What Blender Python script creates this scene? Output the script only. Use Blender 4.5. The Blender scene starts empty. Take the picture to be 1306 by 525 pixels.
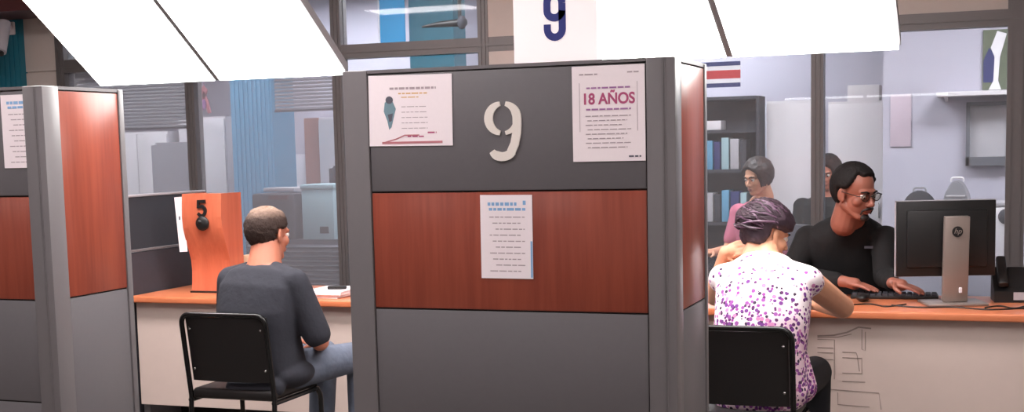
import bpy, bmesh, math, random
from mathutils import Vector as V, Matrix as M
random.seed(7)
SC = bpy.context.scene
COL = SC.collection
PI = math.pi

# ------------------------------------------------------------------ materials
def lin(c):
    c = c / 255.0
    return c / 12.92 if c <= .04045 else ((c + .055) / 1.055) ** 2.4

def rgb(r, g, b):
    return (lin(r), lin(g), lin(b), 1)

def nt(m):
    m.use_nodes = True
    t = m.node_tree
    return t, t.nodes['Principled BSDF']

def node(t, typ, **kw):
    n = t.nodes.new(typ)
    for k, v in kw.items():
        if k in n.inputs:
            n.inputs[k].default_value = v
        else:
            setattr(n, k, v)
    return n

def mat(name, c, rough=.5, var=.06, scale=30, metal=0., bump=0., spec=.5):
    """principled with a faint procedural mottling"""
    m = bpy.data.materials.new(name)
    t, p = nt(m)
    p.inputs['Roughness'].default_value = rough
    p.inputs['Metallic'].default_value = metal
    p.inputs['Specular IOR Level'].default_value = spec
    tc = node(t, 'ShaderNodeTexCoord')
    nz = node(t, 'ShaderNodeTexNoise', Scale=scale, Detail=4.)
    t.links.new(tc.outputs['Object'], nz.inputs['Vector'])
    mr = node(t, 'ShaderNodeMapRange')
    mr.inputs['To Min'].default_value = 1 - var
    mr.inputs['To Max'].default_value = 1 + var
    t.links.new(nz.outputs['Fac'], mr.inputs['Value'])
    mx = node(t, 'ShaderNodeMix', data_type='RGBA', blend_type='MULTIPLY')
    mx.inputs['Factor'].default_value = 1
    mx.inputs['A'].default_value = rgb(*c)
    t.links.new(mr.outputs['Result'], mx.inputs['B'])
    t.links.new(mx.outputs['Result'], p.inputs['Base Color'])
    if bump:
        b = node(t, 'ShaderNodeBump', Strength=bump, Distance=.01)
        t.links.new(nz.outputs['Fac'], b.inputs['Height'])
        t.links.new(b.outputs['Normal'], p.inputs['Normal'])
    return m

def wood(name, c1, c2, axis=2, rough=.35, scale=14):
    m = bpy.data.materials.new(name)
    t, p = nt(m)
    tc = node(t, 'ShaderNodeTexCoord')
    mp = node(t, 'ShaderNodeMapping')
    s = [1, 1, 1]
    s[axis] = .06
    mp.inputs['Scale'].default_value = s
    nz = node(t, 'ShaderNodeTexNoise', Scale=scale, Detail=6., Distortion=.6)
    nz2 = node(t, 'ShaderNodeTexNoise', Scale=scale * 6, Detail=3.)
    t.links.new(tc.outputs['Object'], mp.inputs['Vector'])
    t.links.new(mp.outputs['Vector'], nz.inputs['Vector'])
    t.links.new(mp.outputs['Vector'], nz2.inputs['Vector'])
    ad = node(t, 'ShaderNodeMix', data_type='FLOAT')
    ad.inputs['Factor'].default_value = .3
    t.links.new(nz.outputs['Fac'], ad.inputs['A'])
    t.links.new(nz2.outputs['Fac'], ad.inputs['B'])
    cr = node(t, 'ShaderNodeValToRGB')
    cr.color_ramp.elements[0].position = .34
    cr.color_ramp.elements[0].color = rgb(*c1)
    cr.color_ramp.elements[1].position = .66
    cr.color_ramp.elements[1].color = rgb(*c2)
    t.links.new(ad.outputs['Result'], cr.inputs['Fac'])
    t.links.new(cr.outputs['Color'], p.inputs['Base Color'])
    p.inputs['Roughness'].default_value = rough
    return m

def glow(name, c, strength):
    m = bpy.data.materials.new(name)
    t, p = nt(m)
    p.inputs['Base Color'].default_value = (.8, .8, .8, 1)
    p.inputs['Emission Color'].default_value = rgb(*c)
    p.inputs['Emission Strength'].default_value = strength
    return m

def glass(name, tint, refl=.9, haze=0., hazec=(200, 200, 205)):
    """thin pane: clear with a Fresnel reflection and a painted whitish haze"""
    m = bpy.data.materials.new(name)
    m.use_nodes = True
    t = m.node_tree
    t.nodes.clear()
    out = node(t, 'ShaderNodeOutputMaterial')
    tr = node(t, 'ShaderNodeBsdfTransparent')
    tr.inputs['Color'].default_value = rgb(*tint)
    gl = node(t, 'ShaderNodeBsdfGlossy', Roughness=.02)
    fr = node(t, 'ShaderNodeFresnel', IOR=1.5)
    mu = node(t, 'ShaderNodeMath', operation='MULTIPLY')
    mu.inputs[1].default_value = refl
    t.links.new(fr.outputs['Fac'], mu.inputs[0])
    df = node(t, 'ShaderNodeBsdfDiffuse')
    df.inputs['Color'].default_value = rgb(*hazec)
    m0 = node(t, 'ShaderNodeMixShader')
    m0.inputs['Fac'].default_value = haze
    t.links.new(tr.outputs[0], m0.inputs[1])
    t.links.new(df.outputs[0], m0.inputs[2])
    m1 = node(t, 'ShaderNodeMixShader')
    t.links.new(mu.outputs[0], m1.inputs['Fac'])
    t.links.new(m0.outputs[0], m1.inputs[1])
    t.links.new(gl.outputs[0], m1.inputs[2])
    t.links.new(m1.outputs[0], out.inputs['Surface'])
    return m

def dotted_shirt():
    m = bpy.data.materials.new('white_dotted_cotton')
    t, p = nt(m)
    p.inputs['Roughness'].default_value = .8
    tc = node(t, 'ShaderNodeTexCoord')
    def layer(scale, thr, seed):
        mp = node(t, 'ShaderNodeMapping')
        mp.inputs['Location'].default_value = (seed, seed * .7, seed * 1.3)
        t.links.new(tc.outputs['Object'], mp.inputs['Vector'])
        vo = node(t, 'ShaderNodeTexVoronoi', Scale=scale)
        vo.inputs['Randomness'].default_value = .85
        t.links.new(mp.outputs['Vector'], vo.inputs['Vector'])
        lt = node(t, 'ShaderNodeMath', operation='LESS_THAN')
        t.links.new(vo.outputs['Distance'], lt.inputs[0])
        lt.inputs[1].default_value = thr
        return vo, lt
    # print gets denser towards the hem
    sx = node(t, 'ShaderNodeSeparateXYZ')
    t.links.new(tc.outputs['Object'], sx.inputs[0])
    nz = node(t, 'ShaderNodeTexNoise', Scale=9.)
    t.links.new(tc.outputs['Object'], nz.inputs['Vector'])
    dm = node(t, 'ShaderNodeMapRange')
    dm.inputs['From Min'].default_value = .72
    dm.inputs['From Max'].default_value = 1.02
    dm.inputs['To Min'].default_value = 1.25
    dm.inputs['To Max'].default_value = .12
    t.links.new(sx.outputs['Z'], dm.inputs['Value'])
    ad = node(t, 'ShaderNodeMath', operation='ADD')
    t.links.new(dm.outputs[0], ad.inputs[0])
    t.links.new(nz.outputs['Fac'], ad.inputs[1])
    sb = node(t, 'ShaderNodeMath', operation='SUBTRACT')
    t.links.new(ad.outputs[0], sb.inputs[0])
    sb.inputs[1].default_value = .5
    last = None
    base = node(t, 'ShaderNodeMix', data_type='RGBA')
    wash = node(t, 'ShaderNodeMath', operation='MULTIPLY')
    t.links.new(sb.outputs[0], wash.inputs[0])
    wash.inputs[1].default_value = .42
    wash.use_clamp = True
    t.links.new(wash.outputs[0], base.inputs['Factor'])
    base.inputs['A'].default_value = rgb(246, 240, 240)
    base.inputs['B'].default_value = rgb(232, 168, 200)
    cur = base.outputs['Result']
    for scale, thr, seed, cols in ((58, .42, 3.1, ((92, 30, 96), (150, 60, 150), (60, 40, 70))),
                                   (46, .40, 8.7, ((150, 76, 156), (112, 48, 132), (206, 130, 178)))):
        vo, lt = layer(scale, thr, seed)
        sc = node(t, 'ShaderNodeSeparateColor')
        t.links.new(vo.outputs['Color'], sc.inputs[0])
        g = node(t, 'ShaderNodeMath', operation='LESS_THAN')
        t.links.new(sc.outputs[0], g.inputs[0])
        t.links.new(sb.outputs[0], g.inputs[1])
        mu = node(t, 'ShaderNodeMath', operation='MULTIPLY')
        t.links.new(g.outputs[0], mu.inputs[0])
        t.links.new(lt.outputs[0], mu.inputs[1])
        cr = node(t, 'ShaderNodeValToRGB')
        cr.color_ramp.interpolation = 'CONSTANT'
        cr.color_ramp.elements[0].color = rgb(*cols[0])
        cr.color_ramp.elements[1].position = .4
        cr.color_ramp.elements[1].color = rgb(*cols[1])
        e = cr.color_ramp.elements.new(.75)
        e.color = rgb(*cols[2])
        t.links.new(sc.outputs[1], cr.inputs['Fac'])
        mx = node(t, 'ShaderNodeMix', data_type='RGBA')
        t.links.new(mu.outputs[0], mx.inputs['Factor'])
        t.links.new(cur, mx.inputs['A'])
        t.links.new(cr.outputs['Color'], mx.inputs['B'])
        cur = mx.outputs['Result']
    t.links.new(cur, p.inputs['Base Color'])
    return m

K = {}
K['grey_lam'] = mat('grey_laminate', (104, 101, 104), .42, .04, 60)
K['grey_post'] = mat('grey_post_metal', (112, 108, 110), .36, .03, 40)
K['gap'] = mat('shadow_gap', (34, 28, 28), .8)
K['cherry'] = wood('cherry_laminate', (131, 58, 44), (160, 78, 58), 2, .3)
K['cherry_top'] = wood('cherry_worktop', (196, 110, 72), (216, 132, 92), 0, .3)
K['cherry_stand'] = wood('cherry_stand', (184, 92, 64), (204, 110, 80), 2, .3)
K['white_lam'] = mat('white_laminate', (192, 175, 167), .5, .03, 20)
K['paper'] = mat('white_paper', (248, 237, 241), .8, .02, 80)
K['ink_grey'] = mat('grey_ink', (176, 160, 166), .8)
K['ink_dark'] = mat('dark_ink', (92, 92, 104), .8)
K['ink_blue'] = mat('blue_ink', (138, 180, 222), .8)
K['ink_pink'] = mat('pink_ink', (182, 84, 124), .8)
K['ink_mauve'] = mat('mauve_ink', (170, 120, 170), .8)
K['ink_red'] = mat('red_ink', (190, 120, 128), .8)
K['ink_orange'] = mat('orange_ink', (222, 178, 120), .8)
K['ink_teal'] = mat('teal_ink', (120, 148, 160), .8)
K['num_white'] = mat('cream_vinyl', (236, 228, 220), .5, .02)
K['num_blue'] = mat('navy_vinyl', (38, 46, 122), .5, .02)
K['black'] = mat('black_plastic', (22, 21, 22), .42, .1)
K['black_vinyl'] = mat('black_upholstery', (30, 27, 27), .5, .1, 200, bump=.05)
K['chrome'] = mat('bright_steel', (205, 205, 205), .25, .02, metal=1.)
K['black_tube'] = mat('black_enamel_tube', (20, 20, 21), .22, .05)
K['silver'] = mat('silver_plastic', (150, 138, 132), .35, .03, metal=.4)
K['mullion'] = mat('bronze_aluminium', (104, 99, 99), .4, .05, metal=.2)
K['beige'] = mat('beige_panel', (196, 184, 177), .6, .03)
K['teal'] = mat('teal_paint', (24, 104, 124), .5, .08, 12)
K['redbrown'] = mat('red_brown_paint', (84, 40, 42), .5, .05)
K['office_wall'] = mat('lavender_grey_paint', (186, 182, 196), .8, .02, 5)
K['wall_paint'] = mat('pale_paint', (206, 200, 196), .8, .02, 5)
K['ceil'] = mat('white_ceiling_tile', (220, 218, 214), .9, .02, 8)
K['floor'] = mat('grey_floor_tile', (92, 84, 78), .3, .08, 6)
K['white_box'] = mat('white_enamel', (226, 220, 224), .4, .02)
K['blue'] = mat('sky_blue_paint', (98, 156, 190), .5, .05, 10)
K['cyan'] = mat('cyan_banner', (20, 150, 208), .6, .04, 10)
K['slat'] = mat('grey_blind_slat', (150, 148, 154), .5, .04)
K['darkslat'] = mat('dark_grey_slat', (92, 94, 102), .5, .04)
K['dark'] = mat('charcoal_fabric', (58, 58, 66), .8, .1)
K['paleteal'] = mat('pale_teal_card', (160, 188, 196), .7, .05)
K['pinkbrown'] = mat('pink_brown_wood', (182, 130, 118), .6, .05)
K['pinkpale'] = mat('pale_pink_card', (196, 178, 190), .7)
K['smoke'] = mat('smoked_dark_panel', (58, 60, 66), .25, .05)
K['lightgrey'] = mat('light_grey_plastic', (176, 172, 178), .5, .04)
K['red'] = mat('flag_red', (196, 52, 56), .7)
K['navy'] = mat('flag_blue', (40, 48, 104), .7)
K['white'] = mat('flag_white', (232, 228, 232), .7)
K['line'] = mat('thin_grey_line', (138, 124, 118), .7)
K['screen'] = mat('dark_screen', (30, 34, 42), .15)
K['green'] = mat('olive_print', (96, 104, 84), .7, .3, 30)
K['cream'] = mat('cream_card', (240, 212, 180), .6)
K['glass'] = glass('clear_pane', (240, 243, 244), .5, .08)
K['film'] = glass('hazy_pane', (240, 242, 244), .5, .24, (190, 188, 196))  # haze painted into the pane whitens and flattens the view behind
K['lens'] = glass('spectacle_lens', (220, 216, 208), .5, .02)
K['led'] = glow('lit_diffuser', (255, 255, 252), 13.0)
K['sign'] = glow('backlit_acrylic', (255, 236, 236), .35)
K['lamp'] = glow('ceiling_diffuser', (255, 246, 246), 22.)
K['lamp_office'] = glow('office_diffuser', (250, 250, 255), 31.)
K['fill_counter'] = glow('counter_fill_diffuser', (255, 246, 244), 34.)
K['skin_m'] = mat('tan_skin', (186, 116, 92), .5, .06, 40, bump=.02)
K['skin_f'] = mat('warm_skin', (218, 158, 126), .5, .06, 40, bump=.02)
K['skin_c'] = mat('ruddy_skin', (156, 97, 80), .45, .07, 40, bump=.02)
K['hair_dark'] = mat('dark_hair', (42, 32, 30), .45, .4, 90, bump=.3)
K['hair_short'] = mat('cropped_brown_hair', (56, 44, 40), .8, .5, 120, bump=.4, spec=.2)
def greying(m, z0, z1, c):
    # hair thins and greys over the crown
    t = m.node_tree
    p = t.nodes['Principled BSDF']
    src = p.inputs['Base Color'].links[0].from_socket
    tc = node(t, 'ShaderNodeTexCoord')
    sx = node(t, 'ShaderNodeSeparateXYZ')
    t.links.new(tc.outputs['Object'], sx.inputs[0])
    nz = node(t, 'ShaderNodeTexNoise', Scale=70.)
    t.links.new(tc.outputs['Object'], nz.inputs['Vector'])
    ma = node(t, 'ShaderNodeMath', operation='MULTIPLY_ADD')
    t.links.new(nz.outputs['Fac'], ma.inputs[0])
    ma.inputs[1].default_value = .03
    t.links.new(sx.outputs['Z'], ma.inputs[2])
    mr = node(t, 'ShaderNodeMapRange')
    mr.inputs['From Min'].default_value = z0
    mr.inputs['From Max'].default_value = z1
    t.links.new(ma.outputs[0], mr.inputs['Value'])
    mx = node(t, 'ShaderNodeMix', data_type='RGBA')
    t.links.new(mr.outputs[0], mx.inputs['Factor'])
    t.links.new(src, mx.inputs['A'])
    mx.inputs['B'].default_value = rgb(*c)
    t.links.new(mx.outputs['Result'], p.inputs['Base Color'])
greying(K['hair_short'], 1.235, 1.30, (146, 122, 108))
K['hair_black'] = mat('black_hair', (24, 20, 20), .7, .3, 90, bump=.4, spec=.25)
K['hair_grey'] = mat('brown_grey_hair', (118, 92, 80), .7, .4, 90, bump=.3)
K['hair_plum'] = mat('plum_brown_hair', (48, 31, 42), .6, .6, 38, bump=.4)
K['hair_light'] = mat('mauve_grey_hair', (98, 72, 92), .4, .3, 60)
K['tee_navy'] = mat('faded_navy_cotton', (44, 45, 54), .9, .12, 11, bump=.9)
K['tee_black'] = mat('black_cotton', (18, 17, 19), .9, .1, 11, bump=.8)
K['jeans'] = mat('blue_grey_denim', (96, 104, 120), .9, .2, 22, bump=.7)
K['trouser'] = mat('black_trouser', (20, 20, 26), .9, .1, 60)
K['pinktop'] = mat('dusty_pink_top', (196, 108, 132), .9, .1)
K['shoe'] = mat('dark_shoe', (32, 28, 28), .5, .1)
K['eyew'] = mat('eye_white', (222, 214, 208), .3, .02)
K['iris'] = mat('brown_iris', (40, 26, 20), .2, .02)
K['lip'] = mat('lip', (150, 84, 76), .5, .04)
K['dots'] = dotted_shirt()

# ------------------------------------------------------------------ mesh helpers
def box(bm, c, s, bev=0., rz=0., mtx=None, seg=2):
    r = bmesh.ops.create_cube(bm, size=1)
    vs = r['verts']
    T = M.Translation(V(c)) @ M.Rotation(rz, 4, 'Z') @ (mtx.to_4x4() if mtx else M.Identity(4)) @ M.Diagonal((*s, 1))
    bmesh.ops.transform(bm, matrix=T, verts=vs)
    if bev:
        es = list({e for v in vs for e in v.link_edges})
        bmesh.ops.bevel(bm, geom=es, offset=bev, segments=seg, affect='EDGES', profile=.5)
    return bm

def b2(bm, x0, x1, y0, y1, z0, z1, bev=0., seg=2):
    return box(bm, ((x0 + x1) / 2, (y0 + y1) / 2, (z0 + z1) / 2), (abs(x1 - x0), abs(y1 - y0), abs(z1 - z0)), bev, seg=seg)

def ring_frame(d):
    d = d.normalized()
    a = V((0, 0, 1)) if abs(d.z) < .9 else V((1, 0, 0))
    u = d.cross(a).normalized()
    return u, d.cross(u).normalized()

def tube(bm, pts, r, seg=12, closed_caps=True):
    pts = [V(p) for p in pts]
    rad = r if isinstance(r, (list, tuple)) else [r] * len(pts)
    rings = []
    d0 = (pts[1] - pts[0])
    u, w = ring_frame(d0)
    for i, p in enumerate(pts):
        if 0 < i < len(pts) - 1:
            d = (pts[i + 1] - pts[i]).normalized() + (pts[i] - pts[i - 1]).normalized()
        elif i == 0:
            d = pts[1] - pts[0]
        else:
            d = pts[-1] - pts[-2]
        if d.length < 1e-6:
            d = d0
        d.normalize()
        u = (u - d * u.dot(d)).normalized()
        w = d.cross(u)
        rings.append([bm.verts.new(p + (u * math.cos(a) + w * math.sin(a)) * rad[i]) for a in [2 * PI * k / seg for k in range(seg)]])
    for a, b in zip(rings, rings[1:]):
        for k in range(seg):
            bm.faces.new((a[k], a[(k + 1) % seg], b[(k + 1) % seg], b[k]))
    if closed_caps:
        bm.faces.new(rings[0][::-1])
        bm.faces.new(rings[-1])
    return bm

def round_path(pts, r, n=5):
    """polyline with filleted corners"""
    pts = [V(p) for p in pts]
    out = [pts[0]]
    for i in range(1, len(pts) - 1):
        a, b, c = pts[i - 1], pts[i], pts[i + 1]
        d1 = (a - b).normalized()
        d2 = (c - b).normalized()
        rr = min(r, (a - b).length * .45, (c - b).length * .45)
        p, q = b + d1 * rr, b + d2 * rr
        for k in range(n + 1):
            t = k / n
            out.append(p * (1 - t) ** 2 + b * 2 * t * (1 - t) + q * t * t)
    out.append(pts[-1])
    return out

def ell(bm, c, r, rot=None, u=20, v=12):
    x = bmesh.ops.create_uvsphere(bm, u_segments=u, v_segments=v, radius=1)
    T = M.Translation(V(c)) @ (rot.to_4x4() if rot else M.Identity(4)) @ M.Diagonal((*r, 1))
    bmesh.ops.transform(bm, matrix=T, verts=x['verts'])
    return bm

def cyl(bm, a, b, r, seg=20):
    return tube(bm, [a, b], r, seg)

def prism(bm, outline, d, y0=0., axes='xz'):
    """extrude a closed 2-D outline by d; axes xz extrudes along y, yz along x, xy along z"""
    def p3(p, h):
        if axes == 'xz':
            return (p[0], h, p[1])
        if axes == 'yz':
            return (h, p[0], p[1])
        return (p[0], p[1], h)
    lo = [bm.verts.new(p3(p, y0)) for p in outline]
    hi = [bm.verts.new(p3(p, y0 + d)) for p in outline]
    n = len(outline)
    bm.faces.new(lo)
    bm.faces.new(hi[::-1])
    for k in range(n):
        bm.faces.new((lo[k], hi[k], hi[(k + 1) % n], lo[(k + 1) % n]))
    return bm

def stroke(bm, pts, w, y0, d, n_w=None):
    """flat ribbon of width w along a 2-D path (x,z), thickness d along y"""
    n = len(pts)
    L, R_ = [], []
    for i, p in enumerate(pts):
        a = pts[max(i - 1, 0)]
        b = pts[min(i + 1, n - 1)]
        dx, dz = b[0] - a[0], b[1] - a[1]
        l = math.hypot(dx, dz) or 1
        ww = (w[i] if isinstance(w, (list, tuple)) else w) / 2
        L.append((p[0] - dz / l * ww, p[1] + dx / l * ww))
        R_.append((p[0] + dz / l * ww, p[1] - dx / l * ww))
    for i in range(n - 1):
        prism(bm, [L[i], L[i + 1], R_[i + 1], R_[i]], d, y0)
    return bm

def arc(cx, cz, rx, rz, a0, a1, n=16):
    return [(cx + rx * math.cos(math.radians(a0 + (a1 - a0) * k / n)), cz + rz * math.sin(math.radians(a0 + (a1 - a0) * k / n))) for k in range(n + 1)]

def link_mesh(name, me, m, parent=None, smooth=True, ang=40):
    if m is not None:
        me.materials.clear()
        me.materials.append(K[m] if isinstance(m, str) else m)
    o = bpy.data.objects.new(name, me)
    COL.objects.link(o)
    if parent:
        o.parent = parent
    if smooth:
        me.polygons.foreach_set('use_smooth', [True] * len(me.polygons))
        try:
            me.set_sharp_from_angle(angle=math.radians(ang))
        except Exception:
            pass
    return o

def obj(name, bm, m, parent=None, smooth=True, ang=40):
    bmesh.ops.recalc_face_normals(bm, faces=bm.faces[:])
    me = bpy.data.meshes.new(name)
    bm.to_mesh(me)
    bm.free()
    return link_mesh(name, me, m, parent, smooth, ang)

def B():
    return bmesh.new()

def tag(o, label, cat, group=None):
    o['label'] = label
    o['category'] = cat
    if group:
        o['group'] = group
    return o

def thing(name, label, cat, loc=(0, 0, 0), rz=0., group=None):
    o = bpy.data.objects.new(name, None)
    COL.objects.link(o)
    o.location = loc
    o.rotation_euler = (0, 0, rz)
    o.empty_display_size = .1
    return tag(o, label, cat, group)

def struct(name, bm, m, parent=None):
    o = obj(name, bm, m, parent, smooth=False)
    if parent is None:
        o['kind'] = 'structure'
    return o

def dup(root, loc, rz, label, group=None):
    r = root.copy()
    COL.objects.link(r)
    r.location = loc
    r.rotation_euler = (0, 0, rz)
    r['label'] = label
    if group:
        r['group'] = group
    for ch in list(root.children):
        c = ch.copy()
        COL.objects.link(c)
        c.parent = r
        for g in ch.children:
            d = g.copy()
            COL.objects.link(d)
            d.parent = c
    return r

def text(name, s, size, m, parent, mtx, extrude=.0006, bold=0., shear=0., sx=1.):
    cu = bpy.data.curves.new(name, 'FONT')
    cu.body = s
    cu.size = size
    cu.extrude = extrude
    cu.offset = bold
    cu.shear = shear
    cu.align_x = 'CENTER'
    cu.align_y = 'CENTER'
    t = bpy.data.objects.new(name, cu)
    COL.objects.link(t)
    dg = bpy.context.evaluated_depsgraph_get()
    me = bpy.data.meshes.new_from_object(t.evaluated_get(dg))
    bpy.data.objects.remove(t)
    me.transform(mtx @ M.Diagonal((sx, 1, 1, 1)))
    return link_mesh(name, me, m, parent, smooth=False)

# text lying in the xz plane, readable from -y
def face_front(x, y, z):
    return M.Translation((x, y, z)) @ M.Rotation(PI / 2, 4, 'X')

# ------------------------------------------------------------------ camera
CH = 1.52
F, YAW, PITCH, ROLL, PPY = 1672.36, .3517, .1058, -.0232, 365.0
w_ = V((-math.sin(YAW) * math.cos(PITCH), math.cos(YAW) * math.cos(PITCH), -math.sin(PITCH)))
r_ = V((math.cos(YAW), math.sin(YAW), 0))
u_ = r_.cross(w_)
r2 = r_ * math.cos(ROLL) + u_ * math.sin(ROLL)
u2 = -r_ * math.sin(ROLL) + u_ * math.cos(ROLL)
cd = bpy.data.cameras.new('camera')
cam = bpy.data.objects.new('camera', cd)
COL.objects.link(cam)
mw = M.Identity(4)
for i in range(3):
    mw[i][0], mw[i][1], mw[i][2] = r2[i], u2[i], -w_[i]
mw[2][3] = CH
cam.matrix_world = mw
cd.sensor_width = 36
cd.lens = F / 1306 * 36
cd.shift_y = (PPY - 262.5) / 1306
cd.clip_start = .05
SC.camera = cam

# ------------------------------------------------------------------ room shell
XL, XR, YF, YB, ZC = -9.0, 3.2, -3.5, 11.6, 3.0
struct('floor', b2(B(), XL - .1, XR + .1, YF - .1, YB + .1, -.1, 0), 'floor')
struct('ceiling', b2(B(), XL - .1, XR + .1, YF - .1, YB + .1, ZC, ZC + .1), 'ceil')
struct('wall_left', b2(B(), XL - .1, XL, YF, YB, 0, ZC), 'wall_paint')
struct('wall_right', b2(B(), XR, XR + .1, YF, YB, 0, ZC), 'wall_paint')
struct('wall_front', b2(B(), XL, XR, YF - .1, YF, 0, ZC), 'wall_paint')
struct('wall_back', b2(B(), XL, XR, YB, YB + .1, 0, ZC), 'office_wall')

# glazed screen behind the counter: mullions every 1.05 m, transom at 2.11-2.21
YG = 7.8
MUL = [-6.22, -5.16, -4.03, -3.0, -2.05, -.95, .12, 1.2]
n_tr = 0
for x in MUL:
    n_tr += 1
    wd = .07 if x != .12 else .1
    bm = b2(B(), x - wd / 2, x + wd / 2, YG - .05, YG + .05, 0, ZC)
    b2(bm, x - wd / 2 + .018, x - wd / 2 + .026, YG - .056, YG - .05, 0, ZC)
    b2(bm, x + wd / 2 - .026, x + wd / 2 - .018, YG - .056, YG - .05, 0, ZC)
    struct('trim_%d' % n_tr, bm, 'mullion')
n_tr += 1
bm = b2(B(), MUL[0], 1.2, YG - .046, YG + .046, 2.115, 2.205)
b2(bm, MUL[0], 1.2, YG - .054, YG - .046, 2.15, 2.165)
struct('trim_%d' % n_tr, bm, 'mullion')
n_tr += 1
struct('trim_%d' % n_tr, b2(B(), MUL[0], 1.2, YG - .04, YG + .04, 0, .1), 'mullion')
k = 0
for a, b in zip(MUL, MUL[1:]):
    k += 1
    if (a, b) == (-3.0, -2.05):
        continue
    o = struct('window_%d' % k, b2(B(), a + .035, b - .035, YG - .006, YG + .006, .1, 2.115), 'film' if k in (1, 2) else 'glass')
    if k in (1, 2, 3):
        bm = b2(B(), a + .035, b - .035, YG - .006, YG + .006, 2.205, ZC)
        struct('window_%d' % (k + 10), bm, 'glass')
    else:
        struct('wall_spandrel_%d' % k if k > 5 else 'wall_spandrel', b2(B(), a + .035, b - .035, YG - .03, YG + .03, 2.205, ZC), 'beige')
# solid bay between two panes, with a joint at transom height
bm = b2(B(), -2.965, -2.085, YG - .045, YG + .045, 0, 2.165)
b2(bm, -2.965, -2.085, YG - .045, YG + .045, 2.172, ZC)
b2(bm, -2.965, -2.085, YG - .03, YG + .03, 2.16, 2.18)
struct('wall_infill', bm, 'beige')
# left of the glazing: beige panel, teal pier, then wall
bm = b2(B(), -6.52, -6.255, YG - .045, YG + .045, 0, 2.125)
b2(bm, -6.52, -6.255, YG - .045, YG + .045, 2.135, ZC)
b2(bm, -6.52, -6.255, YG - .03, YG + .03, 2.12, 2.14)
struct('wall_infill_left', bm, 'beige')
bm = b2(B(), -6.78, -6.52, YG - .1, YG + .1, 0, ZC)
for i in range(6):
    b2(bm, -6.765 + i * .043, -6.74 + i * .043, YG - .108, YG - .1, 0, ZC)
struct('trim_11', bm, 'teal')
struct('wall_far_left', b2(B(), XL, -6.78, YG - .05, YG + .05, 0, ZC), 'wall_paint')
struct('wall_far_right', b2(B(), 1.23, XR, YG - .05, YG + .05, 0, ZC), 'wall_paint')
bm = b2(B(), XL, -5.2, 7.25, YG - .11, 2.50, ZC)
b2(bm, XL, -5.2, 7.235, 7.25, 2.50, 2.53)
struct('trim_12', bm, 'redbrown')

# ------------------------------------------------------------------ ceiling lamps
def ceil_lamp(x, y, m, label, group, z=ZC, sx=1.2, sy=.6):
    t = thing('ceiling_light', label, 'ceiling light', (x, y, z), 0, group)
    bm = B()
    for s in (-1, 1):
        b2(bm, -sx / 2, sx / 2, s * sy / 2 - .015, s * sy / 2 + .015, -.04, 0)
        b2(bm, s * sx / 2 - .015, s * sx / 2 + .015, -sy / 2, sy / 2, -.04, 0)
    obj('lamp_frame', bm, 'white_box', t, smooth=False)
    obj('diffuser', b2(B(), -sx / 2 + .015, sx / 2 - .015, -sy / 2 + .015, sy / 2 - .015, -.03, -.005), m, t, smooth=False)
for x in (-5.6, -2.4, .8):
    for y in (-1.6, 2.85):
        ceil_lamp(x, y, 'lamp', 'recessed white ceiling light panel over the waiting side of the booths', 'waiting side ceiling lights')
for x in (-4.3, -3.0, -1.0):  # unseen panels added to brighten the counter front and the seated people
    ceil_lamp(x, 4.95, 'fill_counter', 'added white fill light panel over the counter', 'added counter fill lights')
for x, y in ((-6.4, 8.25), (-4.0, 8.25), (-1.8, 8.25), (.6, 8.25), (-5.6, 10.7), (-2.4, 10.8)):  # rear pair added to brighten the office back wall
        ceil_lamp(x, y, 'lamp_office', 'recessed white ceiling light panel behind the glazed screen', 'office ceiling lights')

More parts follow.
